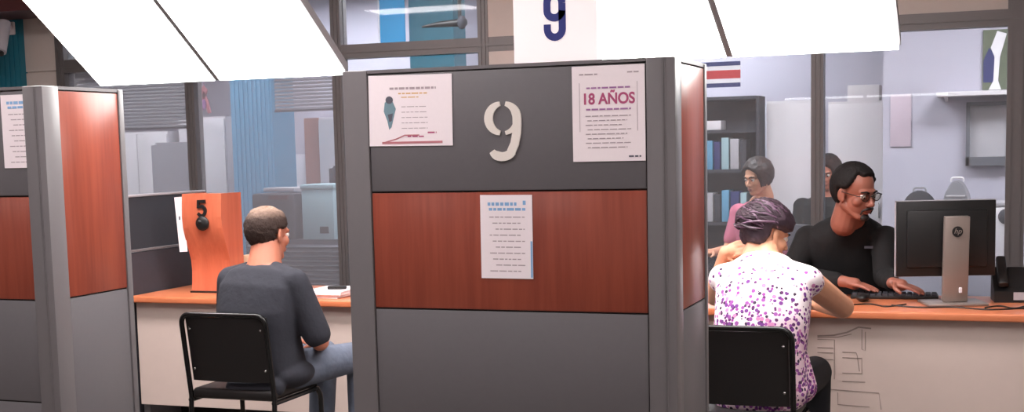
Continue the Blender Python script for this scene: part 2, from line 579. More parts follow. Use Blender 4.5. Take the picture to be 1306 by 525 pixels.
# ------------------------------------------------------------------ booth dividers
ZT, Z1, Z2, Z3, Z4 = 1.762, 1.384, 1.007, .63, .253
def divider(label, xr, width, numeral):
    """local origin at front right bottom corner; front faces -y"""
    t = thing('booth_divider', label, 'booth divider', (xr, 3.84, 0))
    W, D = width, .465
    obj('core', b2(B(), -W + .012, -.012, .012, D - .012, .02, 1.755), 'gap', t, smooth=False)
    pw = .088
    def post(x0, x1, y0, y1, gx):
        bm = b2(B(), x0, x1, y0, y1, 0, 1.775, .004)
        for g in gx:
            b2(bm, g - .002, g + .002, y0 - .002, y0 + .01, .02, 1.77)
        obj('post', bm, 'grey_post', t)
    post(-pw, 0, 0, .088, (-.03, -.036))
    post(-W, -W + pw, 0, .088, ())
    for x0 in (-.06, -W):
        obj('post', b2(B(), x0, x0 + .06, D - .03, D, 0, 1.775, .004), 'grey_post', t)
    # top cap
    bm = b2(B(), -W + .02, -.02, .004, .03, 1.764, 1.775)
    b2(bm, -W + .02, -.02, D - .03, D - .004, 1.764, 1.775)
    b2(bm, -.03, -.004, .08, D - .02, 1.764, 1.776)
    b2(bm, -W + .004, -W + .03, .08, D - .02, 1.764, 1.776)
    b2(bm, -W + .03, -.03, .03, D - .03, 1.752, 1.766)
    obj('top_cap', bm, 'grey_post', t, smooth=False)
    g = .003
    zs = [(Z1, ZT, 'grey_lam'), (Z2, Z1, 'cherry'), (Z3, Z2, 'grey_lam'), (Z4, Z3, 'grey_lam'), (.04, Z4, 'grey_lam')]
    for a, b, m in zs:
        n = 'wood_panel' if m == 'cherry' else 'laminate_panel'
        o = obj(n, b2(B(), -W + pw + g, -pw - g, .006, .03, a + g, b - g, .0015), m, t)
        if m == 'cherry':
            o['label'] = 'cherry wood panel'
        obj(n, b2(B(), -W + pw + g, -pw - g, D - .03, D - .006, a + g, b - g, .0015), m, t)
    for side in (0, 1):
        x0, x1 = ((-.03, -.005) if side == 0 else (-W + .005, -W + .03))
        for a, b, m in ((Z2, ZT, 'cherry'), (Z4, Z2, 'grey_lam'), (.04, Z4, 'grey_lam')):
            obj('side_wood_panel' if m == 'cherry' else 'side_panel', b2(B(), x0, x1, .088 + g, D - .03 - g, a + g, b - g, .0015), m, t)
    if numeral:
        bm = B()
        cx, cz = numeral
        w, h = .122, .19
        sw = [.026] * 40
        L = arc(0, .037, .047, .046, 100, 258, 18)
        stroke(bm, [(cx + x, cz + z) for x, z in L], [.014 + .014 * math.sin(PI * i / 18) for i in range(19)], 0, .006)
        Rr = arc(0, .037, .047, .046, 78, 0, 10) + [(.047, .02), (.045, -.01), (.038, -.042), (.026, -.066)] + arc(-.004, -.055, .036, .026, -30, -160, 10)
        n = len(Rr)
        stroke(bm, [(cx + x, cz + z) for x, z in Rr], [.014 + .014 * min(1, i / 7, (n - 1 - i) / 4 + .3) for i in range(n)], 0, .006)
        C = arc(0, .037, .047, .046, 280, 345, 8)
        stroke(bm, [(cx + x, cz + z) for x, z in C], [.012 + .008 * i / 8 for i in range(9)], .0008, .005)
        o = obj('numeral', bm, 'num_white', t, smooth=False)
        o['label'] = 'cream stencilled number 9'
    return t
divider('grey booth divider with cherry panel, numbered 9 in the middle', -.8826, 1.095, (-1.428 + .8826, 1.572))
divider('grey booth divider cut by the left edge, beside the wood number stand', -3.165, 1.095, None)

# ------------------------------------------------------------------ notices
def notice(label, x0, x1, z0, z1, tilt=0.):
    w, h = x1 - x0, z1 - z0
    t = thing('notice', label, 'notice', ((x0 + x1) / 2, 3.8435, z0))
    t.rotation_euler = (0, tilt, 0)
    obj('sheet', b2(B(), -w / 2, w / 2, -.0005, .0005, 0, h), 'paper', t, smooth=False)
    return t, w, h

def bars(name, rows, m, parent, jitter=True):
    """each row: x0, x1, z, height, split into word-like bars"""
    bm = B()
    for x0, x1, z, hh in rows:
        x = x0
        while x < x1 - .002:
            l = min(random.uniform(.008, .026), x1 - x)
            b2(bm, x, x + l, -.0013, -.0004, z - hh / 2, z + hh / 2)
            x += l + .004
    return obj(name, bm, m, parent, smooth=False)

# landscape sheet, upper left
t, w, h = notice('landscape white sheet with a small dark figure, upper left of the number 9', -1.888, -1.598, 1.531, 1.755, .012)
bars('heading', [(-.07, .09, h - .042, .007), ], 'ink_grey', t)
bars('subheading', [(-.04, .06, h - .058, .004), (-.03, .03, h - .07, .003)], 'ink_orange', t)
bars('text_lines', [(-.03, .06, h - .10 - i * .017, .002) for i in range(5)], 'ink_grey', t)
bm = B()
prism(bm, [(-.088, .138), (-.075, .147), (-.06, .14), (-.05, .118), (-.058, .09), (-.066, .06), (-.074, .052), (-.08, .08), (-.092, .11)], .001, -.0014)
obj('printed_figure', bm, 'ink_teal', t, smooth=False)
bm = B()
prism(bm, [(x * .013 - .072, z * .012 + .146) for x, z in arc(0, 0, 1, 1, 0, 340, 12)], .001, -.0019)
obj('printed_shading', bm, 'ink_dark', t, smooth=False)
bm = B()
prism(bm, [(-.078, .1), (-.06, .104), (-.064, .08), (-.073, .076)], .001, -.0019)
obj('printed_shading', bm, 'ink_dark', t, smooth=False)
bm = B()
stroke(bm, [(-.09, .012), (-.05, .022), (-.02, .034), (.03, .034)], .004, -.0014, .001)
stroke(bm, [(-.1, .01), (.11, .012)], .007, -.0014, .001)
obj('printed_flourish', bm, 'ink_red', t, smooth=False)
bars('signature', [(-.01, .05, .03, .004), (.06, .09, .042, .005)], 'ink_pink', t)

# portrait sheet, upper right: 18 ANOS
t, w, h = notice('portrait white sheet headed 18 AÑOS, upper right of the number 9', -1.2015, -.9745, 1.4705, 1.757)
bars('letterhead', [(-.09, -.03, h - .025, .004)], 'ink_grey', t)
bars('crest', [(.06, .095, h - .022, .004)], 'ink_grey', t)
bars('upper_line', [(-.068, .068, h - .066, .005)], 'ink_mauve', t)
text('heading', '18 AÑOS', .046, 'ink_pink', t, face_front(0, -.0008, h - .1), bold=.0012, sx=.9)
bars('lower_line', [(-.07, .07, h - .13, .005)], 'ink_mauve', t)
bars('text_lines', [(-.072 + (i % 2) * .006, .07 - (i % 3) * .012, h - .15 - i * .0135, .0028) for i in range(8)], 'ink_grey', t)
bars('stamp', [(.062, .1, .014, .005)], 'ink_dark', t)
for x in (-.09, .09):
    obj('border_line', b2(B(), x - .0006, x + .0006, -.0012, -.0004, .09, h - .05), 'ink_grey', t, smooth=False)

def small_notice(label, x0, x1, z0, z1, tilt=0.):
    t, w, h = notice(label, x0, x1, z0, z1, tilt)
    s = w / .17
    bars('heading', [(-.06 * s, .04 * s, h - .028 * s, .010 * s), (-.056 * s, .066 * s, h - .044 * s, .008 * s), (.055 * s, .064 * s, h - .024 * s, .013 * s)], 'ink_blue', t)
    bars('text_lines', [(-.055 * s + (i % 3) * .01, .06 * s - (i % 2) * .014, h - .068 * s - i * .0185 * s, .003) for i in range(10)], 'ink_grey', t)
    obj('margin_strip', b2(B(), w / 2 - .007, w / 2 - .001, -.0012, -.0004, .004, h * .45), 'ink_blue', t, smooth=False)
small_notice('narrow white sheet with blue heading on the cherry panel', -1.512, -1.339, 1.110, 1.372, .006)
small_notice('white sheet with blue heading on the divider cut by the left edge', -3.352, -3.178, 1.486, 1.747)

# number sign standing on the divider
t = thing('number_sign', 'white backlit sign with a bold blue 9 on top of the divider', 'sign', (-1.336, 4.1, 1.776))
obj('housing', b2(B(), -.143, .143, .004, .05, 0, .325, .004), 'white_box', t)
obj('sign_face', b2(B(), -.142, .142, 0, .0045, .002, .322), 'sign', t, smooth=False)
bm = B()
S = .024
hw, top, bot = .0255, .232, .092
stroke(bm, arc(0, top - .03, hw, .030, 0, 180, 12) + [(-hw, .18)] + arc(0, .178, hw, .022, 180, 360, 12), S, -.002, .002)
stroke(bm, [(hw, top - .03), (hw, .15), (hw, bot + .03)] + arc(0, bot + .028, hw, .026, 0, -180, 12) + [(-hw, bot + .044)], S, -.002, .002)
o = obj('numeral', bm, 'num_blue', t, smooth=False)
o['label'] = 'bold navy number 9'

# ------------------------------------------------------------------ light canopies
def canopy(label, x0, ang, n=2):
    t = thing('light_canopy', label, 'light panel', (x0, 5.0, 1.838))
    c, s = math.cos(ang), math.sin(ang)
    Rm = M.Rotation(-ang, 4, 'X')      # local -y becomes back-down ... the tile rises towards the waiting side
    W = .6
    L = .6
    gap = .026
    def tr(bm):
        bmesh.ops.transform(bm, matrix=Rm, verts=bm.verts[:])
        return bm
    tot = n * W + (n - 1) * gap
    bm = B()
    b2(bm, -.006, tot + .006, -L - .006, .006, .022, .06)
    for i in range(n - 1):
        x = W + i * (W + gap)
        b2(bm, x, x + gap, -L, 0, .002, .03)
    obj('tray', tr(bm), 'grey_post', t, smooth=False)
    for i in range(n):
        x = i * (W + gap)
        obj('diffuser', tr(b2(B(), x, x + W, -L, 0, 0, .02)), 'led', t, smooth=False)
    for x in (.15, tot - .15):
        for y in (-.1, -L + .1):
            p = Rm @ V((x, y, .05))
            obj('suspension_wire', cyl(B(), p, (p.x, p.y, ZC - 1.838), .003, 8), 'chrome', t)
    return t
canopy('pair of glowing white light panels hung over the left booth', -3.795, math.radians(35))
canopy('pair of glowing white light panels hung right of the number sign', -1.55, math.radians(27))

# ------------------------------------------------------------------ counter
ct = thing('service_counter', 'long service counter with cherry worktop and white front', 'counter', (-2.0, 6.0, 0))
obj('worktop', b2(B(), -2.40, 2.9, -.07, .60, .728, .762, .007, 3), 'cherry_top', ct)
for i, (a, b) in enumerate(((-2.385, -.2), (-.197, 1.05), (1.053, 2.88))):
    p = obj('front_panel', b2(B(), a, b, -.02, 0, .16, .728, .001), 'white_lam', ct, smooth=False)
for x in (-2.37, -.2, 1.05, 2.86):
    obj('support_leg', b2(B(), x - .02, x + .02, .01, .56, 0, .728), 'grey_post', ct, smooth=False)
obj('plinth', b2(B(), -2.38, 2.88, .3, .34, 0, .16), 'gap', ct, smooth=False)
def step_lines(ox):
    bm = B()
    P = [[(-.73, .655), (-.66, .66), (-.6, .675), (-.55, .70), (-.495, .695)], [(-.73, .648), (-.64, .652), (-.58, .668)],
         [(-.535, .69), (-.535, .6), (-.52, .595), (-.52, .68)], [(-.73, .64), (-.655, .64), (-.655, .46)], [(-.73, .602), (-.66, .602)], [(-.73, .58), (-.66, .58)], [(-.73, .55), (-.66, .55)],
         [(-.62, .585), (-.56, .585), (-.555, .57), (-.545, .5)], [(-.62, .56), (-.535, .56), (-.535, .49), (-.62, .49)], [(-.62, .452), (-.52, .452)],
         [(-.72, .415), (-.46, .405), (-.45, .33)], [(-.64, .4), (-.64, .345), (-.5, .34)]]
    for q in P:
        stroke(bm, [(x + 2.0 + ox, z - .015) for x, z in q], .0035 if len(q) < 5 else .007, -.0215, .002)
    o = obj('line_pattern', bm, 'line', ct, smooth=False)
    o['label'] = 'thin grey stepped line graphic'
step_lines(0)
step_lines(-2.33)

# side screen at the counter's left end
t = thing('desk_screen', 'two-tier grey and smoked side screen at the left end of the counter', 'screen', (-4.43, 6.3, 0))
obj('laminate_panel', b2(B(), -.018, .018, -.37, .45, 0, .99), 'dark', t, smooth=False)
obj('cap_rail', b2(B(), -.022, .022, -.37, .45, .996, 1.008, .003), 'grey_post', t)
obj('smoked_panel', b2(B(), -.01, .01, -.36, .45, 1.008, 1.295), 'smoke', t, smooth=False)
obj('top_rail', b2(B(), -.016, .016, -.37, .45, 1.295, 1.308, .003), 'lightgrey', t)

# wood number stand (S-shaped front) on the counter
t = thing('number_stand', 'curved cherry wood stand with a black 5 on the counter', 'stand', (-4.02, 6.12, .762))
prof = [(.042, 0), (.052, .06), (.056, .12), (.05, .18), (.03, .24), (.006, .30), (-.012, .36), (-.018, .42), (-.012, .50), (-.006, .545)]
bm = prism(B(), prof + [(.19, .545), (.19, 0)], .03, -.128, 'yz')
obj('side_board', bm, 'cherry_stand', t, smooth=False)
bm = prism(B(), prof + [(.19, .545), (.19, 0)], .03, .09, 'yz')
obj('side_board', bm, 'cherry_stand', t, smooth=False)
inner = [(y + .012, z) for y, z in prof[::-1]]
bm = prism(B(), prof + inner, .188, -.098, 'yz')
b2(bm, -.098, .09, .17, .185, 0, .54)
b2(bm, -.098, .09, .0, .17, .53, .542)
obj('front_board', bm, 'cherry_stand', t, ang=50)
obj('base_plate', b2(B(), -.13, .125, .03, .195, 0, .01), 'black', t, smooth=False)
bm = B()
q = [(.022, .505), (-.016, .505), (-.018, .472), (.002, .478)] + arc(0, .452, .02, .026, 60, -120, 10) + [(-.02, .44)]
stroke(bm, [(x * 1.15, z) for x, z in q], .017, -.024, .010)
o = obj('numeral', bm, 'black', t, smooth=False)
o['label'] = 'black number 5'
bm = B()
ell(bm, (.002, -.02, .385), (.042, .016, .04))
ell(bm, (-.006, -.034, .392), (.014, .008, .014))
obj('knob', bm, 'black', t)
t2 = thing('leaflet', 'white leaflet leaning on the left side of the wood stand', 'leaflet', (-4.175, 6.13, .985))
bm = box(B(), (0, 0, .155), (.05, .002, .3), mtx=M.Rotation(-.06, 3, 'Y'))
obj('sheet', bm, 'paper', t2, smooth=False)
obj('holder', box(B(), (.012, .005, .15), (.008, .006, .22)), 'grey_post', t2, smooth=False)
obj('mark', box(B(), (-.006, -.002, .19), (.01, .001, .02)), 'ink_dark', t2, smooth=False)

# cream box and stack of papers by the seated man
bm = b2(B(), -.09, .09, -.06, .06, 0, .19, .004)
o = obj('carton', bm, 'cream', None)
o.location = (-3.86, 6.42, .762)
tag(o, 'small cream carton behind the wood number stand', 'box')
t = thing('paper_stack', 'loose stack of white papers on the counter beside the seated man', 'papers', (-3.26, 6.15, .762))
for i in range(6):
    obj('sheet', box(B(), (random.uniform(-.008, .008), random.uniform(-.01, .01), .003 + i * .006), (.215, .28, .005), rz=random.uniform(-.09, .09)), 'paper', t, smooth=False)
bm = box(B(), (.03, -.02, .045), (.1, .03, .016), .004, rz=.3)
obj('stapler', bm, 'black', t)

# ------------------------------------------------------------------ chairs
def chair(label, loc, rz):
    t = thing('visitor_chair', label, 'chair', loc, rz)
    hw = .215
    r = .0115
    bm = box(B(), (0, .0, .445), (.42, .42, .05), .018, seg=3)
    obj('seat', bm, 'black_vinyl', t)
    obj('seat_frame', tube(B(), round_path([(-hw, -.215, .415), (-hw, .215, .415), (hw, .215, .415), (hw, -.215, .415)], .05), r), 'black_tube', t)
    for s in (-1, 1):
        obj('leg', tube(B(), round_path([(s * hw, .18, .415), (s * hw, .215, .38), (s * hw, .225, 0)], .03), r), 'black_tube', t)
        obj('leg', tube(B(), [(s * hw, -.205, .44), (s * hw, -.25, 0)], r), 'black_tube', t)
    obj('back_frame', tube(B(), round_path([(-hw, -.205, .43), (-hw, -.262, .812), (hw, -.262, .812), (hw, -.205, .43)], .05, 7), r), 'black_tube', t)
    # slightly bowed back pad
    bm = B()
    n = 12
    rows = []
    for j in range(9):
        z = .505 + .295 * j / 8
        row = []
        for i in range(n + 1):
            x = -.2 + .4 * i / n
            y = -.216 - (z - .505) * .15 - .016 * (1 - (x / .2) ** 2) + .012
            row.append((x, y, z))
        rows.append(row)
    f = [[bm.verts.new((x, y - .0, z)) for x, y, z in r_] for r_ in rows]
    g = [[bm.verts.new((x, y + .03, z)) for x, y, z in r_] for r_ in rows]
    for j in range(8):
        for i in range(n):
            bm.faces.new((f[j][i], f[j][i + 1], f[j + 1][i + 1], f[j + 1][i]))
            bm.faces.new((g[j][i + 1], g[j][i], g[j + 1][i], g[j + 1][i + 1]))
    for i in range(n):
        bm.faces.new((f[0][i + 1], f[0][i], g[0][i], g[0][i + 1]))
        bm.faces.new((f[8][i], f[8][i + 1], g[8][i + 1], g[8][i]))
    for j in range(8):
        bm.faces.new((f[j][0], f[j + 1][0], g[j + 1][0], g[j][0]))
        bm.faces.new((f[j + 1][n], f[j][n], g[j][n], g[j + 1][n]))
    back = obj('backrest', bm, 'black_vinyl', t)
    for sx in (-1, 1):
        for z in (.56, .745):
            bb = B()
            y = -.216 - (z - .505) * .15 - .016 * (1 - .83) + .008
            ell(bb, (sx * .182, y, z), (.006, .004, .006), u=10, v=6)
            obj('bolt', bb, 'chrome', back)
    return t
c1 = chair('black metal-framed chair under the man at the left booth', (-3.185, 5.215, 0), 0)
c2 = dup(c1, (-.915, 5.215, 0), .0, 'black metal-framed chair under the woman in the dotted blouse')

# ------------------------------------------------------------------ people
def fuse(name, prims, m, parent, voxel=.006, smooth=6, base=None):
    """closed primitives -> one continuous skin"""
    bm = B()
    for p in prims:
        k = p[0]
        if k == 'c':
            _, a, b, ra, rb = p
            a, b = V(a), V(b)
            n = 5
            L = (b - a).length
            pts, rr = [], []
            d = (b - a).normalized()
            for i in range(5):
                th = PI / 2 * (1 - i / 4)
                pts.append(a - d * ra * math.sin(th) * .999)
                rr.append(max(ra * math.cos(th), .0006))
            for i in range(5):
                th = PI / 2 * i / 4
                pts.append(b + d * rb * math.sin(th) * .999)
                rr.append(max(rb * math.cos(th), .0006))
            tube(bm, pts, rr, 16)
        elif k == 'e':
            _, c, r, rot = p
            ell(bm, c, r, rot, 24, 16)
        elif k == 'l':
            # loft of (centre, half width, half depth, lateral, forward)
            rings = []
            for c, hw, hd, lat, fw in p[1]:
                ring = []
                for j in range(28):
                    a = 2 * PI * j / 28
                    ca, sa = math.cos(a), math.sin(a)
                    ex = .82
                    x = hw * math.copysign(abs(ca) ** ex, ca)
                    y = hd * math.copysign(abs(sa) ** ex, sa)
                    ring.append(bm.verts.new(V(c) + lat * x + fw * y))
                rings.append(ring)
            for a, b in zip(rings, rings[1:]):
                for j in range(28):
                    bm.faces.new((a[j], a[(j + 1) % 28], b[(j + 1) % 28], b[j]))
            bm.faces.new(rings[0][::-1])
            bm.faces.new(rings[-1])
    bmesh.ops.recalc_face_normals(bm, faces=bm.faces[:])
    me = bpy.data.meshes.new('tmp')
    bm.to_mesh(me)
    bm.free()
    o = bpy.data.objects.new('tmp', me)
    COL.objects.link(o)
    r = o.modifiers.new('r', 'REMESH')
    r.mode = 'VOXEL'
    r.voxel_size = voxel
    s = o.modifiers.new('s', 'SMOOTH')
    s.factor = .5
    s.iterations = smooth
    dg = bpy.context.evaluated_depsgraph_get()
    out = bpy.data.meshes.new_from_object(o.evaluated_get(dg))
    bpy.data.objects.remove(o)
    out.name = name
    if base is not None:
        out.transform(M.Translation(-V(base)))
    return link_mesh(name, out, m, parent, True, 180)

def head_rot(az, pitch, roll=0.):
    return (M.Rotation(-az, 3, 'Z') @ M.Rotation(-pitch, 3, 'X') @ M.Rotation(roll, 3, 'Y'))

def head_prims(c, R, s):
    c = V(c)
    def P(x, y, z):
        return c + R @ V((x * s, y * s, z * s))
    def E(x, y, z, rx, ry, rz, rot=None):
        return ('e', P(x, y, z), (rx * s, ry * s, rz * s), R @ rot if rot else R)
    def C(a, b, ra, rb):
        return ('c', P(*a), P(*b), ra * s, rb * s)
    pr = [E(0, -.012, .035, .074, .094, .080), E(0, .026, -.04, .057, .062, .068), E(0, .062, -.092, .027, .024, .02),
          E(0, .072, .02, .05, .02, .016), C((0, .085, .006), (0, .108, -.028), .007, .0115),
          E(0, .086, -.058, .022, .013, .007), E(0, .084, -.068, .019, .013, .007)]
    for q in (-1, 1):
        pr += [C((q * .055, -.005, -.05), (q * .022, .058, -.092), .018, .016), E(q * .038, .056, -.024, .024, .024, .024),
               E(q * .011, .098, -.034, .008, .010, .007),
               E(q * .077, -.006, -.006, .007, .019, .031, M.Rotation(q * .35, 3, 'Z')), E(q * .074, .004, -.026, .006, .010, .014)]
    pr.append(C((0, -.02, -.04), (0, -.034, -.15), .056, .06))
    return pr, P

def hand_prims(wrist, d, n, s, curl, right=True, spread=.12):
    """palm + five bent fingers; d points to the fingers, n out of the palm side"""
    w = V(wrist)
    d = V(d).normalized()
    n = (V(n) - d * V(n).dot(d)).normalized()
    side = d.cross(n) * (1 if right else -1)       # towards the thumb
    pr = [('c', w, w + d * .05 * s, .026 * s, .03 * s)]
    for off in (-.028, -.009, .010, .029):
        pr.append(('c', w + d * .03 * s + side * off * s * .8, w + d * .085 * s + side * off * s, .013 * s, .0105 * s))
    for off, L in ((.029, .072), (.010, .082), (-.009, .075), (-.028, .058)):
        p = w + d * .088 * s + side * off * s
        dirv = (d + side * off * spread * 10 * .3).normalized()
        ang = curl
        for kk, fr in enumerate((.45, .32, .23)):
            dd = (dirv * math.cos(ang) + n * math.sin(ang)).normalized()
            e = p + dd * L * fr * s
            pr.append(('c', p, e, (.0092 - kk * .0008) * s, (.0086 - kk * .001) * s))
            p = e
            ang += curl * .8
    p = w + d * .025 * s + side * .03 * s
    e = p + (d * .6 + side * .7 + n * .3).normalized() * .042 * s
    pr.append(('c', p, e, .0125 * s, .0105 * s))
    f = e + (d * .9 + side * .15 + n * .35).normalized() * .032 * s
    pr.append(('c', e, f, .0105 * s, .0085 * s))
    return pr

def hair_cap(name, P, m, parent, base, thick, center=(0, -.014, .024), rad=(.080, .102, .096), noise=.003, seed=1):
    """closed shell: it stands proud of the skull only where thick(x,y,z) > 0 (head-local directions)"""
    bm = B()
    bmesh.ops.create_uvsphere(bm, u_segments=64, v_segments=40, radius=1)
    rnd = random.Random(seed)
    for v in bm.verts:
        d = v.co.normalized()
        l = V((d.x * rad[0], d.y * rad[1], d.z * rad[2]))
        q = V(center) + l
        t = thick(q.x, q.y, q.z) + rnd.uniform(-noise, noise)
        if t < 0:
            t = max(t * 3.5, -.055)
        q = V(center) + l * (1 + t / l.length)
        v.co = P(q.x, q.y, q.z) - V(base)
    return obj(name, bm, m, parent, True, 180)

def sm(a, b, x):
    t = max(0., min(1., (x - a) / (b - a)))
    return t * t * (3 - 2 * t)

def eyes(P, R, s, parent, base, look=(0, 1, -.25), brow='hair_dark'):
    for q in (-1, 1):
        c = P(q * .031, .0765, .003)
        e = obj('eye', ell(B(), c - V(base), (.0118 * s,) * 3), 'eyew', parent)
        lk = R @ V(look).normalized()
        obj('iris', ell(B(), c + lk * .0075 * s - V(base), (.0062 * s,) * 3), 'iris', e)
        bm = tube(B(), [P(q * .014, .0925, .020) - V(base), P(q * .031, .0925, .0265) - V(base), P(q * .05, .0775, .022) - V(base)], [.004 * s, .0048 * s, .002 * s], 8)
        obj('eyebrow', bm, brow, parent)
    bm = ell(B(), P(0, .0945, -.0575) - V(base), (.021 * s, .0055 * s, .0042 * s), R)
    ell(bm, P(0, .0925, -.0665) - V(base), (.018 * s, .0055 * s, .005 * s), R)
    obj('mouth', bm, 'lip', parent)

def torso(secs, az, grow=0.):
    """secs: centre, half width, half depth [, azimuth]; ring planes follow the spine"""
    out = []
    n = len(secs)
    for i, sct in enumerate(secs):
        c, hw, hd = V(sct[0]), sct[1], sct[2]
        a = sct[3] if len(sct) > 3 else az
        t = (V(secs[min(i + 1, n - 1)][0]) - V(secs[max(i - 1, 0)][0])).normalized()
        lat = V((math.cos(a), -math.sin(a), 0))
        fw = t.cross(lat)
        out.append((c, hw + grow, hd + grow, lat, fw))
    return ('l', out)

def shoes(parent, base, ankles, az):
    for a in ankles:
        a = V(a)
        f = V((math.sin(az), math.cos(az), 0))
        l = V((f.y, -f.x, 0))
        pr = [('c', a + f * -.02 + V((0, 0, -.055)), a + f * .15 + V((0, 0, -.062)), .042, .036), ('c', a, a + V((0, 0, -.05)), .045, .042)]
        fuse('shoe', pr, 'shoe', parent, .006, 3, base)

# ---- man at the left booth, seen from behind
def man():
    base = V((-3.12, 5.2, 0))
    t = thing('person', 'man in faded navy t-shirt and jeans seated at the left booth, back turned', 'person', base)
    az = math.radians(10)
    secs = [((-3.115, 5.20, .47), .165, .125), ((-3.12, 5.19, .56), .185, .14), ((-3.125, 5.165, .68), .185, .13), ((-3.125, 5.16, .80), .2, .125),
            ((-3.12, 5.185, .90), .205, .115), ((-3.115, 5.21, .965), .17, .09), ((-3.115, 5.235, 1.01), .085, .065), ((-3.12, 5.25, 1.04), .062, .06)]
    sh = {1: V((-2.935, 5.165, .935)), -1: V((-3.305, 5.235, .935))}
    el = {1: V((-2.845, 5.215, .665)), -1: V((-3.39, 5.33, .67))}
    wr = {1: V((-2.965, 5.43, .615)), -1: V((-3.20, 5.50, .63))}
    hip = {1: V((-3.02, 5.22, .525)), -1: V((-3.21, 5.25, .525))}
    kn = {1: V((-2.855, 5.63, .535)), -1: V((-3.08, 5.68, .53))}
    an = {1: V((-2.835, 5.58, .105)), -1: V((-3.08, 5.62, .105))}
    R = head_rot(math.radians(16), math.radians(8))
    hc = V((-3.128, 5.285, 1.148))
    s = 1.06
    hp, P = head_prims(hc, R, s)
    pr = hp + [torso(secs, az, -.010), ('c', (-3.12, 5.215, .975), hc + V((.004, -.03, -.04)), .086, .064)]
    for q in (1, -1):
        pr += [('c', sh[q], el[q], .048, .04), ('c', el[q], wr[q], .042, .028)]
        pr += hand_prims(wr[q], (V((-3.08, 5.58, .60)) - wr[q]), (0, 0, -1), 1.0, .35, q == 1)
        pr += [('c', hip[q], kn[q], .078, .056), ('c', kn[q], an[q], .055, .04)]
    fuse('body', pr, 'skin_m', t, .0048, 5, base)
    # shirt
    pr = [torso(secs[:-2] + [((-3.118, 5.222, .985), .115, .068)], az, .010)]
    for q in (1, -1):
        pr.append(('c', V((-3.12, 5.215, .985)) + (sh[q] - V((-3.12, 5.2, .935))) * .3, sh[q] + V((0, 0, .0)), .048, .066))
        mid = sh[q].lerp(el[q], .86)
        pr += [('c', sh[q], mid, .068, .066), ('e', sh[q] + V((0, 0, -.008)), (.07, .066, .066), None)]
    pr += [('c', (-3.2, 5.06, .47), (-3.0, 5.07, .475), .045, .045), ('e', (-3.0, 5.2, .52), (.11, .14, .07), None)]
    fuse('t_shirt', pr, 'tee_navy', t, .007, 10, base)
    pr = [torso([((-3.115, 5.2, .475), .165, .12), ((-3.12, 5.19, .58), .18, .135)], az, .004)]
    for q in (1, -1):
        pr += [('c', hip[q], kn[q], .094, .072), ('c', kn[q], an[q] + V((0, 0, .02)), .07, .062)]
    fuse('jeans', pr, 'jeans', t, .008, 8, base)
    shoes(t, base, an.values(), az)
    def thick(x, y, z):
        k = sm(-.066, -.052, z) * (1 - sm(.02, .045, y - .25 * z) * (1 - sm(.075, .095, z) * 0))
        ear = 1 - (1 - sm(.012, .03, z)) * sm(-.03, -.01, y)
        crown = 1 - .3 * sm(.092, .112, z)
        return -.014 + .019 * k * ear * crown
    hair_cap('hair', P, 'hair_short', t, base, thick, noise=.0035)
    eyes(P, R, s, t, base)
man()

